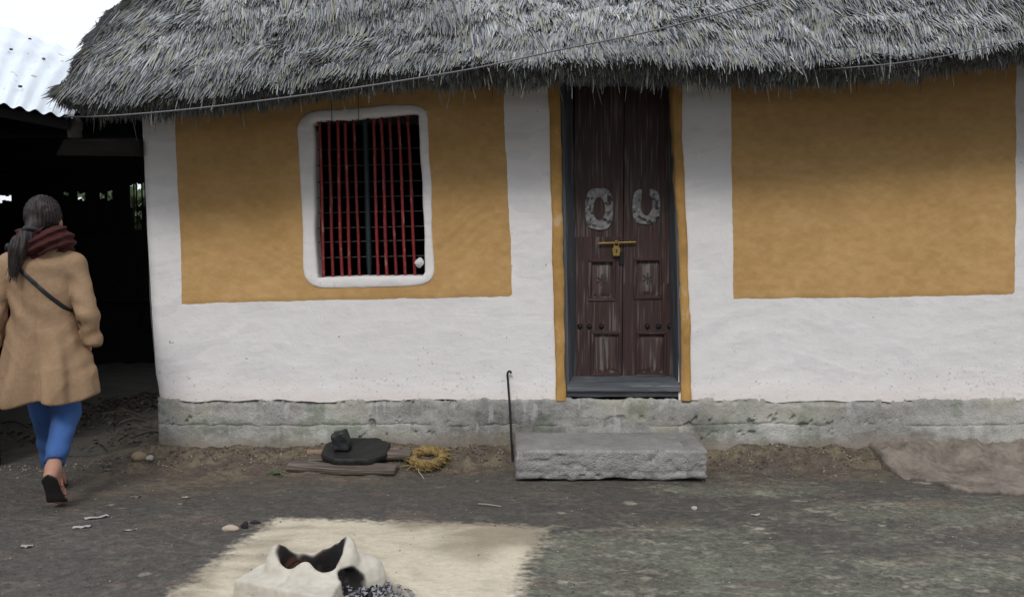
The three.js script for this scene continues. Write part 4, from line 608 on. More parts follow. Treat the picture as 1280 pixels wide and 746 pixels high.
// ------------------------------------------------------------------ the woman walking away
{
  const p0 = onY(62, 628, 0), who = group('person', scene, [p0.x, 0.0, p0.z], 0.22);
  tag(who, 'person in a long tan coat and blue jeans walking away into the shed', 'person');
  const hipR = [0.085, 0.84, 0.0], kneeR = [0.085, 0.47, -0.03], ankR = [0.07, 0.225, 0.185], hipL = [-0.085, 0.84, -0.02], kneeL = [-0.06, 0.46, -0.17], ankL = [-0.035, 0.095, -0.20];
  const heelR = [0.07, 0.20, 0.225], ballR = [0.075, 0.065, 0.125], toeR = [0.078, 0.032, 0.07], heelL = [-0.035, 0.05, -0.17], ballL = [-0.04, 0.04, -0.32], toeL = [-0.042, 0.035, -0.38];
  const headC = [0.01, 1.478, -0.03];
  // one continuous body: head with nose, ears and jaw, neck, trunk, arms into the pockets, legs and feet
  const skinF = (x, y, z) => {
    let d = ell(x, y, z, [headC[0], headC[1] + 0.015, headC[2]], [0.075, 0.1, 0.092]);
    d = smin(d, ell(x, y, z, [headC[0] + 0.012, headC[1] - 0.06, headC[2] - 0.03], [0.052, 0.055, 0.06]), 0.04);
    d = smin(d, cap(x, y, z, [headC[0] + 0.03, headC[1] + 0.005, headC[2] - 0.09], [headC[0] + 0.034, headC[1] - 0.02, headC[2] - 0.108], 0.01, 0.014), 0.015);
    for (const s of [-1, 1]) d = smin(d, ell(x, y, z, [headC[0] + s * 0.078, headC[1] - 0.01, headC[2] + 0.005], [0.012, 0.03, 0.02]), 0.008);
    d = smin(d, cap(x, y, z, [0.005, 1.28, 0.0], [headC[0], headC[1] - 0.05, headC[2]], 0.05, 0.047), 0.03);
    d = smin(d, cap(x, y, z, [-0.1, 1.25, 0], [0.1, 1.25, 0], 0.045), 0.05);
    d = smin(d, cap(x, y, z, [0, 1.2, 0], [0, 0.9, 0], 0.11, 0.12), 0.08);
    for (const s of [-1, 1]) { d = smin(d, cap(x, y, z, [s * 0.165, 1.25, 0], [s * 0.2, 0.99, 0.03], 0.045, 0.036), 0.04); d = smin(d, cap(x, y, z, [s * 0.2, 0.99, 0.03], [s * 0.185, 0.8, -0.07], 0.035, 0.026), 0.02); d = smin(d, ell(x, y, z, [s * 0.175, 0.755, -0.1], [0.02, 0.045, 0.035]), 0.02); for (let f = 0; f < 4; f++) d = smin(d, cap(x, y, z, [s * 0.172, 0.725, -0.125 + f * 0.018], [s * 0.165, 0.66 + 0.012 * Math.abs(f - 1.5), -0.13 + f * 0.018], 0.009, 0.007), 0.006); d = smin(d, cap(x, y, z, [s * 0.165, 0.765, -0.13], [s * 0.15, 0.71, -0.155], 0.01, 0.008), 0.008); }
    for (const [h, k, a] of [[hipR, kneeR, ankR], [hipL, kneeL, ankL]]) { d = smin(d, cap(x, y, z, h, k, 0.085, 0.052), 0.05); d = smin(d, cap(x, y, z, k, a, 0.05, 0.033), 0.02); }
    for (const [a, h, b, t] of [[ankR, heelR, ballR, toeR], [ankL, heelL, ballL, toeL]]) { d = smin(d, cap(x, y, z, a, h, 0.032, 0.031), 0.02); d = smin(d, cap(x, y, z, h, b, 0.03, 0.034), 0.02); d = smin(d, cap(x, y, z, a, b, 0.03, 0.03), 0.025); d = smin(d, cap(x, y, z, b, t, 0.032, 0.02), 0.015); }
    return d;
  };
  M.skin = std(null, 0.55); M.skin.color.setRGB(0.38, 0.2, 0.14);
  mesh('body', sdfMesh(skinF, [-0.29, 0, -0.42], [0.29, 1.62, 0.28], 0.0095), M.skin, who);
  // coat: shoulders, sleeves and a skirt that flares to the hem
  const hemY = (x, z) => 0.545 - 0.10 * clamp(-x, -0.2, 0.35) * 0.25 + 0.03 * sst(0.1, 0.3, x) + 0.012 * Math.sin(x * 21 + z * 9);
  const coatF = (x, y, z) => {
    const t = clamp((1.27 - y) / 0.75), fl = sst(0.25, 1, t), wx = lerp(0.165, 0.25, fl) + 0.012 * sst(0.35, 0.0, t) - 0.012 * Math.exp(-Math.pow((t - 0.42) / 0.2, 2)), wz = lerp(0.115, 0.185, fl), cx = 0.012 * fl, cz = 0.01;
    const th = Math.atan2(z - cz, x - cx), fold = 0.02 * fl * Math.sin(th * 6 + 1.1 + 1.5 * n2(y * 2, 1, 5)) * sst(0.35, 0.8, t) + 0.006 * fl * Math.sin(th * 13 + 2);
    const rr2 = Math.hypot((x - cx) / (wx + fold), (z - cz) / (wz + fold));
    let trunk = (rr2 - 1) * Math.min(wx, wz) * 0.9;
    trunk = smax(trunk, y - 1.285, 0.05); trunk = smax(trunk, hemY(x, z) - y, 0.012);
    let d = trunk; d = smin(d, cap(x, y, z, [-0.125, 1.27, -0.005], [0.125, 1.27, -0.005], 0.05), 0.05);
    d = smin(d, cap(x, y, z, [-0.045, 1.335, 0.01], [0.045, 1.335, 0.01], 0.058), 0.06);
    for (const s of [-1, 1]) { const sh = [s * 0.155, 1.245, 0], el = [s * 0.224, 1.0, 0.055], wr = [s * 0.243, 0.835, 0.02]; let a = cap(x, y, z, sh, el, 0.062, 0.05); a = smin(a, cap(x, y, z, el, wr, 0.05, 0.047), 0.03); a = smax(a, -(y - 0.812 - 0.25 * (z + 0.02)), 0.012);
      a += 0.006 * Math.sin(y * 62 + x * 30 * s + 3 * n2(y * 9, z * 9, 7)) * Math.exp(-Math.pow((y - 0.99) / 0.1, 2)) + 0.005 * Math.sin(y * 48 + z * 40) * Math.exp(-Math.pow((y - 0.86) / 0.06, 2)); d = smin(d, a, lerp(0.006, 0.04, sst(1.12, 1.25, y))); }
    // drag lines across the back and from the arm
    d += 0.004 * n3(x * 7 - y * 5, y * 4 + x * 3, z * 5, 21) + 0.003 * Math.sin((x * 0.8 + y * 1.0) * 46 + 2.5 * n2(x * 6, y * 6, 22)) * sst(0.9, 1.1, y) * sst(1.28, 1.15, y) * sst(0, 0.08, z) + 0.0015 * n3(x * 24, y * 14, z * 24, 24) + 0.004 * Math.sin((y * 1.0 - x * 0.9) * 60 + 3 * n2(x * 8, y * 8, 26)) * sst(0.08, 0.2, x) * Math.exp(-Math.pow((y - 0.8) / 0.1, 2)) + 0.005 * Math.sin((y + x * 0.7) * 30 + 4 * n2(x * 4, y * 4, 27)) * Math.exp(-Math.pow((y - 0.95) / 0.09, 2));
    const rg = (q) => Math.pow(1 - Math.abs(q), 5); d -= 0.0035 * rg(n3(x * 9 + y * 7, y * 5 - x * 4, z * 6, 28)) * sst(1.3, 1.1, y) * sst(0.5, 0.65, y) - 0.0015; d += 0.005 * rg(n3(x * 5, y * 11 + x * 3, z * 8, 29)) * Math.exp(-Math.pow((y - 0.93) / 0.14, 2)) * sst(0.12, 0.2, Math.abs(x));
    d += 0.004 * Math.exp(-Math.pow((x - 0.02) / 0.004, 2)) * sst(0.72, 0.66, y) * sst(0.05, 0.1, z) * 2;
    d += 0.005 * Math.exp(-Math.pow((x - 0.005) / 0.006, 2)) * sst(0.05, 0.1, z) * sst(1.3, 1.25, y);   // centre back seam
    return smax(d, y - 1.385, 0.02);
  };
  const ct = tex(256, 256, (u, v) => { const f = n2(u * 120, v * 120, 31) * 0.7 + 0.3 * Math.sin(u * 1600) * Math.sin(v * 1600), b = fbm(u * 6, v * 6, 4, 32), k = 1 + 0.12 * f + 0.2 * b; return [0.29 * k, 0.19 * k, 0.112 * k, 0.5 + 0.3 * f]; });
  tag(mesh('coat', sdfMesh(coatF, [-0.34, 0.48, -0.28], [0.34, 1.42, 0.29], 0.0068), std(null, 0.9, { ...ct, bumpScale: 0.0015 }), who), 'tan knee-length coat');
  const jeanF = (x, y, z) => {
    const wr = 0.004 * Math.sin(y * 70 + x * 20) * Math.exp(-Math.pow((y - 0.27) / 0.1, 2));
    const leg = (h, k, a, cut) => { let d = smin(cap(x, y, z, h, k, 0.1, 0.068), cap(x, y, z, k, a, 0.066, 0.05), 0.03); const ax = [a[0] - k[0], a[1] - k[1], a[2] - k[2]], l = Math.hypot(...ax), tt = ((x - a[0]) * ax[0] + (y - a[1]) * ax[1] + (z - a[2]) * ax[2]) / l; return smax(d, tt + cut + 0.008 * n3(x * 70, 1, z * 70, 41), 0.006); };
    return smin(leg(hipR, kneeR, ankR, 0.035), leg(hipL, kneeL, ankL, 0.06), 0.01) + wr;
  };
  const jt = tex(256, 256, (u, v) => { const tw = 0.5 + 0.5 * Math.sin((u + v) * 1100), b = fbm(u * 5, v * 4, 4, 51), k = 0.8 + 0.2 * tw + 0.8 * b; return [0.038 * k, 0.105 * k, 0.30 * k, tw]; });
  tag(mesh('jeans', sdfMesh(jeanF, [-0.22, 0.1, -0.34], [0.22, 0.66, 0.3], 0.0085), std(null, 0.85, { ...jt, bumpScale: 0.0012 }), who), 'blue jeans with a frayed hem');
  // hair: close on the crown, tied low and falling over the left of the back
  const strand = (x, y, z, f) => 0.0045 * Math.sin((Math.atan2(x - headC[0], z - headC[2] + 0.0001)) * 42 + 3 * n2(y * 14, x * 14, 61)) * f;
  const hairF = (x, y, z) => {
    let d = ell(x, y, z, [headC[0], headC[1] + 0.03, headC[2] + 0.018], [0.087, 0.104, 0.096]); d = smax(d, -(z - headC[2] + 0.03 + 0.5 * (headC[1] + 0.06 - y) * 0.35), 0.03); d += strand(x, y, z, 1);
    let pt = cap(x, y, z, [headC[0] - 0.02, headC[1] - 0.03, headC[2] + 0.09], [-0.075, 1.335, 0.115], 0.04, 0.046); pt = smin(pt, cap(x, y, z, [-0.075, 1.335, 0.115], [-0.09, 1.21, 0.15], 0.044, 0.016), 0.03); pt += 0.006 * Math.sin(x * 210 + 4 * n2(y * 8, z * 8, 62)) * sst(1.45, 1.38, y) + 0.004 * n3(x * 60, y * 9, z * 60, 63);
    return smin(d, pt, 0.03);
  };
  const ht = tex(128, 128, (u, v) => { const f = fbm(u * 60, v * 5, 3, 71), k = 1 + 0.8 * f; return [0.013 * k, 0.007 * k, 0.0075 * k, 0.5 + 0.5 * f]; });
  tag(mesh('hair', sdfMesh(hairF, [-0.2, 1.16, -0.14], [0.16, 1.64, 0.22], 0.006), std(null, 0.62, { ...ht, bumpScale: 0.002 }), who), 'long dark brown tied hair');
  { const loose = []; for (let k = 0; k < 90; k++) { const o1 = 0.03 * gauss(), o2 = 0.022 * gauss(), t0 = rr(0, 0.3), e = rr(0.75, 1.12), A = V(headC[0] - 0.02, headC[1] - 0.03, headC[2] + 0.12), B = V(-0.075, 1.335, 0.155), C = V(-0.09, 1.2, 0.165), cv = new THREE.QuadraticBezierCurve3(A, B, C), P2 = [t0, (t0 + e) / 2, e].map((t, i) => { const p = t <= 1 ? cv.getPoint(t) : C.clone().add(V(0, -(t - 1) * 0.3, 0.004)); return p.add(V(o1 * (1.2 - 0.4 * t) + 0.006 * gauss(), 0, -Math.abs(o1) * 0.5 + 0.006 + o2 * 0.2)); }); loose.push(tube(P2, 0.0012, 6, 3)); } const hs = mesh('loose_hair', loose, std([0.018, 0.008, 0.008], 0.6), who); hs.userData.kind = 'stuff'; }
  mesh('hair_tie', (() => { const g = new THREE.TorusGeometry(0.036, 0.011, 8, 18); g.rotateX(1.1); g.translate(headC[0] - 0.03, headC[1] - 0.055, headC[2] + 0.115); return g; })(), std([0.02, 0.02, 0.03], 0.8), who);
  const scarfF = (x, y, z) => { const a = Math.atan2(z, x), r = Math.hypot(x - 0.015, z + 0.01), yy = y - 1.368 - 0.018 * Math.sin(a * 2 + 0.6); return Math.hypot((r - 0.092) / 1.0, yy * 0.8) - 0.05 + 0.008 * Math.sin(yy * 150 + a * 5) + 0.007 * n3(x * 40, y * 40, z * 40, 81); };
  tag(mesh('scarf', sdfMesh(scarfF, [-0.17, 1.27, -0.19], [0.2, 1.46, 0.17], 0.0065), std([0.045, 0.008, 0.0075], 0.98), who), 'dark red wool scarf');
  // strap lying on the back from the left shoulder to the right side
  { const pts = []; for (const t of range(0, 1, 26)) { const x = lerp(-0.135, 0.2, t), y = lerp(1.30, 0.955, t); let z = 0.3; while (z > -0.1 && coatF(x, y, z) > 0) z -= 0.002; pts.push(V(x, y, z + 0.003)); } const up = V(0.72, 0.69, 0).normalize(); const g = sheet([0, 1, 2, 3], range(0, pts.length - 1, pts.length - 1), (u, k) => pts[k].clone().addScaledVector(up, [-0.011, -0.01, 0.01, 0.011][u]).add(V(0, 0, [-0.004, 0.003, 0.003, -0.004][u]))); tag(mesh('bag_strap', g, std([0.014, 0.014, 0.018], 0.5), who), 'black bag strap across the back'); }
  // sandals
  const sandal = (h, b, t, s) => { const up = V(b[0] - h[0], b[1] - h[1], b[2] - h[2]).normalize().cross(V(1, 0, 0)).negate(); if (up.y < 0) up.negate(); const H = V(...h).addScaledVector(up, -0.035), B = V(...b).addScaledVector(up, -0.035), T = V(...t).add(V(0, -0.008, -0.03)); const cs = [H.clone().addScaledVector(B.clone().sub(H).normalize(), -0.038), H, H.clone().lerp(B, 0.5), B, T], w = [0.012, 0.033, 0.033, 0.044, 0.02];
    const curve = new THREE.CatmullRomCurve3(cs), wt = table(w.map((q, i) => [i / 4, q]));
    const sole = sheet(range(0, 9, 9), range(0, 1, 20), (u, v) => { const c = curve.getPoint(v), W = Math.sqrt(1 - Math.pow(2 * Math.abs(v - 0.5), 8)) * wt(v) + 0.004, th = 0.009, k = [[-1, 0], [-1, 0.5], [-0.92, 1], [-0.5, 1], [0.5, 1], [0.92, 1], [1, 0.5], [1, 0], [0, -0.4], [-1, 0]][u]; return c.addScaledVector(up, k[1] * th).add(V(k[0] * W, 0, 0)); });
    const so = mesh('sandal', sole, std([0.02, 0.017, 0.016], 0.75), who);
    const st = [0.28, 0.72].map(f => { const c = V(...h).lerp(V(...b), f + 0.1); return tube([c.clone().add(V(-0.04, 0, 0)).addScaledVector(up, -0.02), c.clone().add(V(-0.03, 0, 0)).addScaledVector(up, 0.02), c.clone().addScaledVector(up, 0.036), c.clone().add(V(0.03, 0, 0)).addScaledVector(up, 0.02), c.clone().add(V(0.04, 0, 0)).addScaledVector(up, -0.02)], 0.006, 14, 6); }); for (const q of st) mesh('strap', q, std([0.45, 0.2, 0.14], 0.6), so); };
  sandal(heelR, ballR, toeR, 1); sandal(heelL, ballL, toeL, -1);
}
console.log('person');
// ------------------------------------------------------------------ clay stove
{
  const o = onY(390, 735, 0.006), stove = group('clay_stove', scene, [o.x, 0.004, o.z], 0);
  tag(stove, 'whitewashed clay hearth stove with sooty pot hole and side fire mouth', 'stove');
  const base = [[-0.29, 0.075], [0.125, 0.27], [0.15, -0.13], [-0.2, -0.15]];
  const poly = (x, z) => { let d = -1e9; for (let i = 0; i < 4; i++) { const a = base[i], b = base[(i + 1) % 4], ex = b[0] - a[0], ez = b[1] - a[1], l = Math.hypot(ex, ez); d = Math.max(d, -((x - a[0]) * ez - (z - a[1]) * ex) / l); } return d; };
  const sgn = poly(0, 0) < 0 ? 1 : -1;
  const hole = (x, y, z) => { const zc = -0.005 - 0.05 * x, pinch = 0.034 * Math.exp(-Math.pow((x + 0.012) / 0.04, 2)), a = 0.122, b = 0.082 - pinch + 0.012 * sst(0.0, 0.1, x); const r = Math.hypot(x / a, (z - zc) / b); return Math.max((r - 1) * b, 0.022 - y); };
  const tunnel = (x, y, z) => { const k = cap(x, y * 0.9, z, [0.03, 0.045, 0], [0.34, 0.035, 0.13], 0.045, 0.047); return Math.max(k, 0.008 - y); };
  const f = (x, y, z) => {
    let b = Math.max(sgn * poly(x, z), 0) ; let d = sgn * poly(x, z); d = smax(d, y - 0.07, 0.014); d += 0.003 * fbm(x * 14, z * 14, 2, 1000);
    const th = Math.atan2((z + 0.005) / 0.122, x / 0.178), r = Math.hypot(x / 0.178, (z + 0.005) / 0.122), c = Math.cos(th), s = Math.sin(th);
    const fr = sst(-0.2, 0.4, s), low = lerp(0.125, 0.115 + 0.03 * Math.exp(-Math.pow((x + 0.01) / 0.05, 2)), fr), lh = Math.pow(Math.max(0, Math.cos(th - Math.PI)), 2.6), rh = Math.pow(Math.max(0, Math.cos(th + 0.35)), 2.4), rim = 0.92 * low + 0.072 * lh + 0.098 * rh;
    let body = smax((r - 1 - 0.55 * Math.max(0, 0.12 - y)) * 0.12, (y - rim) * 0.85, 0.06);
    d = smin(d, body, 0.03);
    d = smin(d, ell(x, y, z, [0.19, 0.015, -0.06], [0.095, 0.10, 0.085]), 0.04);
    d += 0.003 * n3(x * 22, y * 22, z * 22, 1001) + 0.002 * n3(x * 55, y * 55, z * 55, 1008);
    d = smax(d, -hole(x, y, z), 0.03); d = smax(d, -tunnel(x, y, z), 0.012);
    return smax(d, -y - 0.01, 0.004);
  };
  const col = (x, y, z) => {
    const q = Math.min(hole(x, y, z), tunnel(x, y, z)) + 0.006 * n3(x * 30, y * 30, z * 30, 1002), soot = sst(0.014, 0.002, q), br = sst(0.03, 0.0, q) * sst(0.0, 0.3, n3(x * 25, y * 25, z * 25, 1003) + 0.15), k = 1 + 0.13 * n3(x * 14, y * 14, z * 14, 1004) + 0.09 * n3(x * 60, y * 60, z * 60, 1005);
    let c = [0.53 * k, 0.495 * k, 0.425 * k]; c = [lerp(c[0], 0.28, br * 0.55), lerp(c[1], 0.17, br * 0.55), lerp(c[2], 0.11, br * 0.55)];
    const rd = sst(-0.1, 0.5, n3(x * 20, y * 14, z * 20, 1006)) * (x < 0.03 ? 0.8 : 0.06); return [lerp(c[0], lerp(0.010, 0.085, rd), soot), lerp(c[1], lerp(0.009, 0.032, rd), soot), lerp(c[2], lerp(0.009, 0.02, rd), soot)];
  };
  const ft = tex(256, 256, (u, v) => { const f2 = fbm(u * 20, v * 20, 4, 1010), cr = Math.abs(fbm(u * 5 + 0.6 * f2, v * 5, 3, 1011)) < 0.012 ? 0.35 : 0; return [1, 1, 1, 0.55 + 0.45 * f2 - cr]; });
  mesh('hearth', sdfMesh(f, [-0.36, -0.03, -0.22], [0.36, 0.27, 0.34], 0.0065, col), std([1, 1, 1], 0.9, { vertexColors: true, bumpMap: ft.bumpMap, bumpScale: 0.007 }), stove);
  // ash and charcoal
  const chip = []; for (let k = 0; k < 260; k++) { const a = rr(0, 6.3), r = 0.17 * Math.pow(rnd(), 0.7), x = ashP.x + r * Math.cos(a), z = ashP.z + 0.02 + r * 0.8 * Math.sin(a), g = new THREE.TetrahedronGeometry(rr(0.005, 0.016)); g.scale(rr(0.6, 1.6), 0.6, 1); g.rotateX(rr(0, 6)); g.rotateY(rr(0, 6)); g.translate(x, groundY(x, z) + 0.01 + 0.02 * Math.max(0, 1 - r / 0.12) * rnd(), z); const c = rnd() < 0.45 ? [0.02, 0.02, 0.022] : [0.24, 0.24, 0.27], n = g.attributes.position.count; g.setAttribute('color', new THREE.Float32BufferAttribute(Array.from({ length: n * 3 }, (_, i) => c[i % 3] * 1), 3)); chip.push(g); }
  tag(mesh('ash_heap', chip, std([1, 1, 1], 0.95, { vertexColors: true }), scene), 'grey ash and charcoal flakes spilled before the fire mouth', 'ash', null, 'stuff');
}
// ------------------------------------------------------------------ grinding slab, roller, planks, straw ring
const gy = (p) => groundY(p.x, p.z);
{
  // local ground by intersecting the pixel's ray with the bank
  const foot = (px, py) => { let y = 0.02; let p; for (let k = 0; k < 12; k++) { p = onY(px, py, y); y = lerp(y, groundY(p.x, p.z), 0.6); } return p; };
  const plank = (a, b, w, t, label, s, lift = 0) => { // a..b front bottom corners
    const A = foot(...a), B = foot(...b), L = A.distanceTo(B), g = new THREE.BoxGeometry(L, t, w, 28, 3, 6); g.translate(L / 2, t / 2, -w / 2); const p = g.attributes.position, uv = [];
    for (let i = 0; i < p.count; i++) { const x = p.getX(i), y = p.getY(i), z = p.getZ(i), ed = (Math.abs(z) < 1e-4 || Math.abs(z + w) < 1e-4) && (y > t - 1e-4 || y < 1e-4) ? 0.006 : 0; p.setXYZ(i, x + 0.012 * n2(z * 30, y * 30, s) * (x < 0.01 || x > L - 0.01 ? 1 : 0), y + 0.004 * n2(x * 9, z * 9, s + 1) - (y > t / 2 ? ed : -ed - 0.006 * Math.max(0, n2(x * 14, 1, s + 4))), z + 0.005 * n2(x * 11, y * 20, s + 2) + (z > -w / 2 ? -ed : ed)); uv.push((z + y) * 2.2, x / 1.2); }
    g.setAttribute('uv', new THREE.Float32BufferAttribute(uv, 2)); const G = toCreasedNormals(g, 0.7);
    const o = mesh('plank', G, M.oldWood, scene); o.position.set(A.x, Math.max(A.y, B.y) + 0.004 + lift, A.z); o.rotation.y = -Math.atan2(B.z - A.z, B.x - A.x); tag(o, label, 'plank'); return o;
  };
  plank([357, 592], [492, 598], 0.10, 0.055, 'long worn plank in front of the black grinding slab', 1100);
  plank([470, 577], [513, 582], 0.11, 0.05, 'short plank end between the grinding slab and the straw ring', 1110);
  plank([384, 581], [440, 583], 0.08, 0.04, 'grey plank half hidden behind the long front plank', 1120);
  const c = foot(443, 580), cx = onZ(443, 570, c.z).x;
  // bamboo stick under the slab
  { const a = onZ(384, 566, c.z - 0.10), b = onZ(499, 564, c.z - 0.10), g = tube([a, a.clone().lerp(b, 0.5), b], 0.021, 12, 12); const e = [a, b].map((q, i) => { const d = new THREE.CircleGeometry(0.021, 12); d.rotateY(i ? Math.PI / 2 : -Math.PI / 2); d.translate(q.x, q.y, q.z); return d; }); tag(mesh('wooden_stick', [g, ...e], std([0.26, 0.18, 0.115], 0.85, { bumpMap: M.oldWood.bumpMap, bumpScale: 0.004 }), scene), 'round pale wooden stick lying under the black grinding slab', 'stick'); }
  // the slab: eight-sided, worn hollow on top
  const ty = onZ(443, 561, c.z - 0.02).y, zc = c.z - 0.05, th = 0.05;
  const slabF = (x, y, z) => { const X = x - cx, Z = z - zc; y += 0.17 * Z; const k = Math.max(Math.abs(X) / 0.198, Math.abs(Z) / 0.165, (Math.abs(X) / 0.198 + Math.abs(Z) / 0.165) / 1.5) - 1; let d = k * 0.14 + 0.35 * Math.max(0, ty - 0.02 - y) * 0.5; d = smax(d, y - ty + 0.006 * Math.exp(-(X * X + Z * Z) / 0.012), 0.008); d = smax(d, ty - th - y, 0.02); return d + 0.002 * n3(x * 18, y * 18, z * 18, 1130) + 0.0025 * n3(x * 60, y * 60, z * 60, 1131); };
  const black = tex(256, 256, (u, v) => { const f2 = fbm(u * 24, v * 24, 4, 1140), k = 1 + 0.6 * f2; return [0.013 * k, 0.0135 * k, 0.013 * k, 0.5 + 0.5 * f2]; });
  M.blackStone = std(null, 0.6, { ...black, bumpScale: 0.004 });
  tag(mesh('grinding_slab', sdfMesh(slabF, [cx - 0.24, ty - 0.15, zc - 0.21], [cx + 0.24, ty + 0.06, zc + 0.21], 0.0075), M.blackStone, scene), 'flat black eight-sided grinding stone slab lying on planks', 'grinding stone');
  const rx = onZ(428, 560, zc).x, rollF = (x, y, z) => { const X = x - rx, Y = y - ty, Z = z - zc - 0.02, s = X + 0.30 * Y - 0.012; let d = Math.max(Math.abs(s) / 1.0 - 0.055 + 0.12 * Math.max(0, Y), Math.abs(Z) - 0.05); d = smax(d, Y * 0.96 - X * 0.28 - 0.108, 0.02); d = smax(d, X - 0.052, 0.012); d = smax(d, -Y - 0.004, 0.006); return d + 0.004 * n3(x * 30, y * 30, z * 30, 1150); };
  M.blackStone2 = std([0.9, 0.95, 1.15], 0.5, { ...black, bumpScale: 0.003 });
  tag(mesh('grinding_roller', sdfMesh(rollF, [rx - 0.12, ty - 0.02, zc - 0.06], [rx + 0.09, ty + 0.17, zc + 0.1], 0.006), M.blackStone2, scene), 'black hand stone standing upright on the grinding slab', 'grinding stone');
  // straw ring
  const rc = foot(535, 583), ring = group('straw_ring', scene, [rc.x, rc.y + 0.012, rc.z - 0.04]); ring.rotation.x = 0.2; tag(ring, 'golden coiled straw pot ring lying beside the planks', 'pot ring');
  const strandG = [], cols = [[0.36, 0.25, 0.09], [0.29, 0.19, 0.06], [0.44, 0.33, 0.15], [0.18, 0.115, 0.04]];
  const lists = cols.map(() => []);
  for (let k = 0; k < 650; k++) { const a0 = rr(0, 6.3), len = rr(0.5, 1.5), ph = rr(0, 6.3), tw = rr(0.6, 2.4), pts = range(0, 1, 5).map(t => { const a = a0 + len * t, q = ph + tw * t * 3, rr1 = 0.03 * Math.sqrt(rnd() * 0.5 + 0.5), R = 0.093 + 0.005 * n2(a * 2, 1, 1160); const out = (t === 0 || t === 1) && rnd() < 0.5 ? rr(0.0, 0.035) : 0; return V(Math.cos(a) * (R + out + rr1 * Math.cos(q)), Math.max(0.004, 0.034 + rr1 * Math.sin(q)), Math.sin(a) * (R + out + rr1 * Math.cos(q))); }); lists[Math.floor(rnd() * 4)].push(tube(pts, rr(0.0012, 0.0026), 7, 3)); }
  const core = new THREE.TorusGeometry(0.093, 0.023, 8, 30); core.rotateX(Math.PI / 2); core.translate(0, 0.03, 0); lists[3].push(core);
  lists.forEach((l, i) => { mesh('straw_coil', l, std(cols[i], 0.85), ring).userData.kind = 'stuff'; });
  mesh('loose_end', tube([[-0.05, 0.02, 0.1], [-0.045, 0.012, 0.14], [-0.02, 0.006, 0.19], [0.0, 0.004, 0.235]], 0.003, 12, 5), std([0.4, 0.36, 0.28], 0.85), ring);
  for (const v of [[-0.09, 0.01, 0.06, -0.16, 0.01, 0.07], [-0.07, 0.02, 0.08, -0.12, 0.008, 0.12]]) mesh('loose_end', tube([[v[0], v[1], v[2]], [(v[0] + v[3]) / 2, v[1] + 0.008, (v[2] + v[5]) / 2 + 0.006], [v[3], v[4], v[5]]], 0.002, 6, 4), std(cols[2], 0.85), ring);
  // hooked iron rod leaning on the wall
  const b = foot(641, 577), top = onZ(634.5, 470, 0.035); b.y -= 0.01; const dir = top.clone().sub(b), hk = [b, b.clone().addScaledVector(dir, 0.3), b.clone().addScaledVector(dir, 0.6).add(V(0.002, 0, 0.001)), b.clone().addScaledVector(dir, 0.97)];
  tag(mesh('hooked_iron_rod', [tube(hk, 0.0068, 24, 8), tube([b.clone().addScaledVector(dir, 0.96), top.clone().add(V(-0.001, 0.012, 0)), top.clone().add(V(0.006, 0.028, 0.001)), top.clone().add(V(0.016, 0.03, 0.002)), top.clone().add(V(0.022, 0.018, 0.002))], 0.0068, 16, 8)], M.iron, scene), 'thin black iron rod with hooked end leaning on wall by step', 'iron rod');

  // ---------------------------------------------------------------- stones, scraps and litter in the yard
  const pebble = (px, py, r, rgb, name, label, cat, grp, sc = [1, 0.7, 0.8]) => { const p = foot(px, py), g = new THREE.IcosahedronGeometry(r, 2), q = g.attributes.position, s = Math.floor(px); for (let i = 0; i < q.count; i++) { const v = V(q.getX(i), q.getY(i), q.getZ(i)), k = 1 + 0.35 * n3(v.x / r * 1.1, v.y / r * 1.1, v.z / r * 1.1, s); q.setXYZ(i, v.x * k * sc[0], v.y * k * sc[1], v.z * k * sc[2]); } const G = mergeVertices((g.deleteAttribute('normal'), g.deleteAttribute('uv'), g)); G.computeVertexNormals(); const o = mesh(name, G, std(rgb, 0.9), scene); o.position.set(p.x, p.y + r * sc[1] * 0.55, p.z); return tag(o, label, cat, grp); };
  pebble(174, 574, 0.045, [0.30, 0.22, 0.15], 'stone', 'larger tan stone at the left corner of the plinth', 'stone', null);
  pebble(187, 575, 0.027, [0.42, 0.40, 0.38], 'stone', 'small pale stone beside the tan stone at the plinth corner', 'stone', null);
  pebble(288, 663, 0.026, [0.42, 0.35, 0.27], 'stone', 'pale clay lump at the corner of the clay wash', 'stone', null, [1.3, 0.6, 0.8]);
  pebble(306, 660, 0.02, [0.016, 0.017, 0.022], 'charcoal_lump', 'larger charcoal lump by the corner of the clay wash', 'charcoal', 'charcoal lumps', [0.9, 0.9, 0.8]);
  pebble(318, 654, 0.016, [0.016, 0.017, 0.022], 'charcoal_lump', 'smaller charcoal lump by the corner of the clay wash', 'charcoal', 'charcoal lumps', [1.5, 0.6, 0.8]);
  pebble(868, 637, 0.016, [0.38, 0.37, 0.34], 'stone', 'small pale stone on the ground before the step', 'stone', null);
  const scrap = (px, py, l, w, turn, rgb, label, name = 'paper_scrap', cat = 'scrap') => { const p = foot(px, py), g = sheet(range(-1, 1, 8), range(-1, 1, 4), (u, v) => V(u * l / 2 * (1 - 0.2 * v * v * (u > 0 ? 1 : 0.3)), 0.006 + 0.004 * n2(u * 2, v * 2, Math.floor(px)) + 0.003 * u * u, v * w / 2 * (1 - 0.35 * u * u))); const lo = g.clone(); lo.translate(0, -0.0015, 0); const o = mesh(name, [g, lo], std(rgb, 0.85), scene); o.position.copy(p); o.rotation.y = turn; return tag(o, label, cat, 'flat scraps on the dark yard'); };
  scrap(120, 648, 0.11, 0.03, 0.45, [0.36, 0.35, 0.34], 'long pale scrap on the dark ground behind the walking person');
  scrap(102, 660, 0.085, 0.03, 0.25, [0.36, 0.35, 0.34], 'shorter pale scrap next to the long pale scrap');
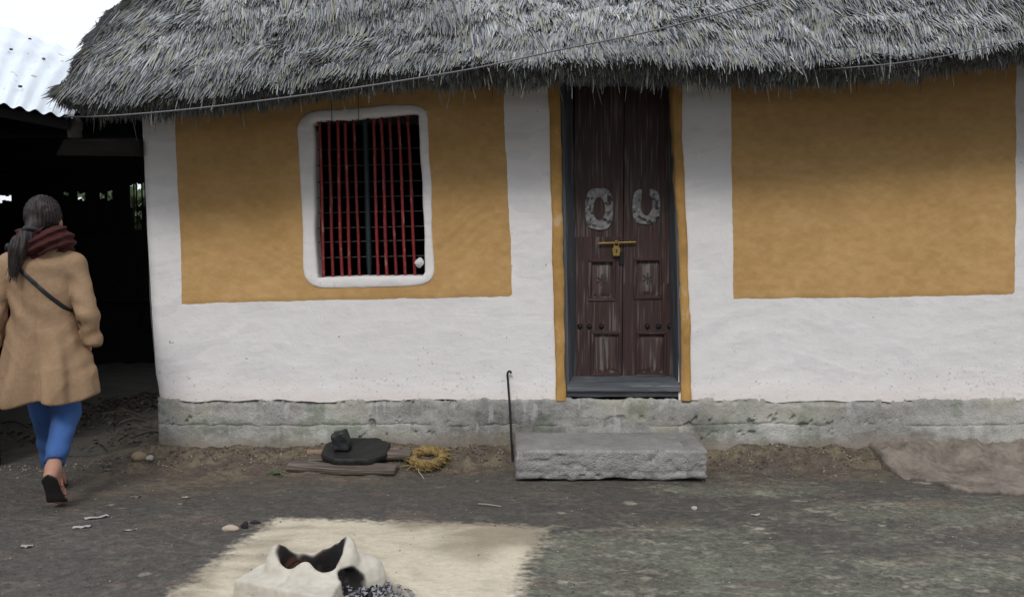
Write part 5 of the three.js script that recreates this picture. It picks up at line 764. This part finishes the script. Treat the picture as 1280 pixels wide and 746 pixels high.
  scrap(33, 684, 0.05, 0.03, 0.2, [0.33, 0.31, 0.28], 'small pale scrap alone on dark ground farther from the wall');
  scrap(231, 623, 0.04, 0.022, 0, [0.42, 0.36, 0.31], 'tiny pinkish scrap on the dark ground before the plinth corner');
  scrap(160, 664, 0.075, 0.008, 0.3, [0.3, 0.29, 0.27], 'thin pale sliver lying on the dark ground', 'sliver', 'scrap');
  scrap(170, 622, 0.06, 0.012, 0.5, [0.24, 0.19, 0.14], 'brown leaf scrap on the dark ground', 'dry_leaf', 'leaf');
  scrap(135, 588, 0.07, 0.016, 0.4, [0.22, 0.2, 0.18], 'grey sliver on the dark soil at the shed edge', 'sliver', 'scrap');
  scrap(945, 645, 0.05, 0.02, 0.2, [0.35, 0.34, 0.31], 'small pale scrap on the mossy ground right of the step');
  { const tw = foot(612, 633); const o = mesh('twig', tube([[-0.06, 0.008, -0.02], [-0.01, 0.012, 0.003], [0.06, 0.006, 0.02]], 0.0032, 10, 5), std([0.33, 0.3, 0.24], 0.9), scene); o.position.copy(tw); tag(o, 'short pale twig lying on the ground between ring and step', 'twig'); }
  { const sp = foot(345, 593), o = group('grass_sprig', scene, [sp.x, sp.y, sp.z]); for (let k = 0; k < 14; k++) { const a = rr(-0.5, 3.6), l = rr(0.03, 0.075); mesh('blade', tube([[0.03 * gauss(), 0, 0.015 * gauss()], [Math.cos(a) * l * 0.5, rr(0.008, 0.022), Math.sin(a) * l * 0.3], [Math.cos(a) * l, rr(0.003, 0.014), Math.sin(a) * l * 0.5]], 0.0026, 5, 4), k % 3 ? std([0.06, 0.12, 0.035], 0.8) : std([0.14, 0.18, 0.05], 0.8), o); } tag(o, 'small green sprig of grass left of the planks', 'grass sprig'); }
  // crumbs of earth and grit everywhere
  const gr = []; const G0 = [0, 1, 2].map(i => { const g = new THREE.TetrahedronGeometry(1, i === 2 ? 1 : 0); g.scale(1, 0.55, 0.8); return g; });
  const pal = [[0.12, 0.09, 0.06], [0.3, 0.28, 0.23], [0.06, 0.055, 0.05], [0.2, 0.17, 0.13]], gl = pal.map(() => []);
  for (let k = 0; k < 4200; k++) { const near = rnd() < 0.55, x = rr(-3.2, 3.6), z = near ? 0.04 + Math.abs(gauss()) * 0.25 : rr(0.3, 3); if (x < -2.3 && z < 0.1) continue; if (patchD(x, z) > 0 && rnd() < 0.85) continue; if (x > 0.02 && x < 1.16 && z < 0.44) continue; const r = rr(0.003, near ? 0.012 : 0.007), g = G0[k % 3].clone(); g.scale(r, r, r); g.rotateY(rr(0, 6)); g.translate(x, groundY(x, z) + r * 0.25, z); gl[Math.floor(rnd() * 4) % (near ? 4 : 4)].push(g); }
  gl.forEach((l, i) => tag(mesh('earth_crumbs', l, std(pal[i], 0.95), scene), 'loose crumbs of earth and grit over the yard', 'grit', null, 'stuff'));
}
// ------------------------------------------------------------------ cables and the knotted rag
{
  M.cable = std([0.13, 0.13, 0.14], 0.6);
  const at = (l) => l.map(([px, py, z]) => onZ(px, py, z));
  tag(mesh('cable', tube(at([[80, 146, 0.30], [140, 144.5, 0.78], [220, 138, 0.86], [300, 129, 0.86], [400, 116, 0.88], [500, 101, 0.9], [600, 84, 0.92], [700, 62, 0.95], [800, 42, 1.0], [880, 22, 1.1], [960, 0, 1.2], [1080, -40, 1.35]]), 0.0042, 120, 6), M.cable, scene), 'grey cable rising from the shed post across the thatch', 'cable');
  tag(mesh('cable', tube(at([[960, 80, 0.3], [1010, 87, 0.55], [1060, 84.5, 0.74], [1120, 79, 0.8], [1180, 70, 0.85], [1240, 58, 0.9], [1290, 47, 0.95], [1400, 15, 1.05]]), 0.003, 80, 6), M.cable, scene), 'thin cable slung below the thatch at the plain ochre panel', 'cable');
  const c = onZ(523, 328, 0.005), g = new THREE.IcosahedronGeometry(0.025, 3), p = g.attributes.position; for (let i = 0; i < p.count; i++) { const v = V(p.getX(i), p.getY(i), p.getZ(i)), k = 1 + 0.5 * n3(v.x * 38, v.y * 38, v.z * 38, 1200) + 0.2 * n3(v.x * 90, v.y * 90, v.z * 90, 1201); p.setXYZ(i, v.x * k * 0.95 + v.y * 0.2, v.y * k * 1.25, v.z * k * 0.6); } g.deleteAttribute('normal'); g.deleteAttribute('uv'); const G = mergeVertices(g, 1e-4); G.computeVertexNormals(); G.translate(c.x, c.y, c.z);
  tag(mesh('white_rag', G, std([0.68, 0.69, 0.72], 0.9), scene), 'small white rag knotted on the end window bar', 'rag');
}
renderer.render(scene, camera);
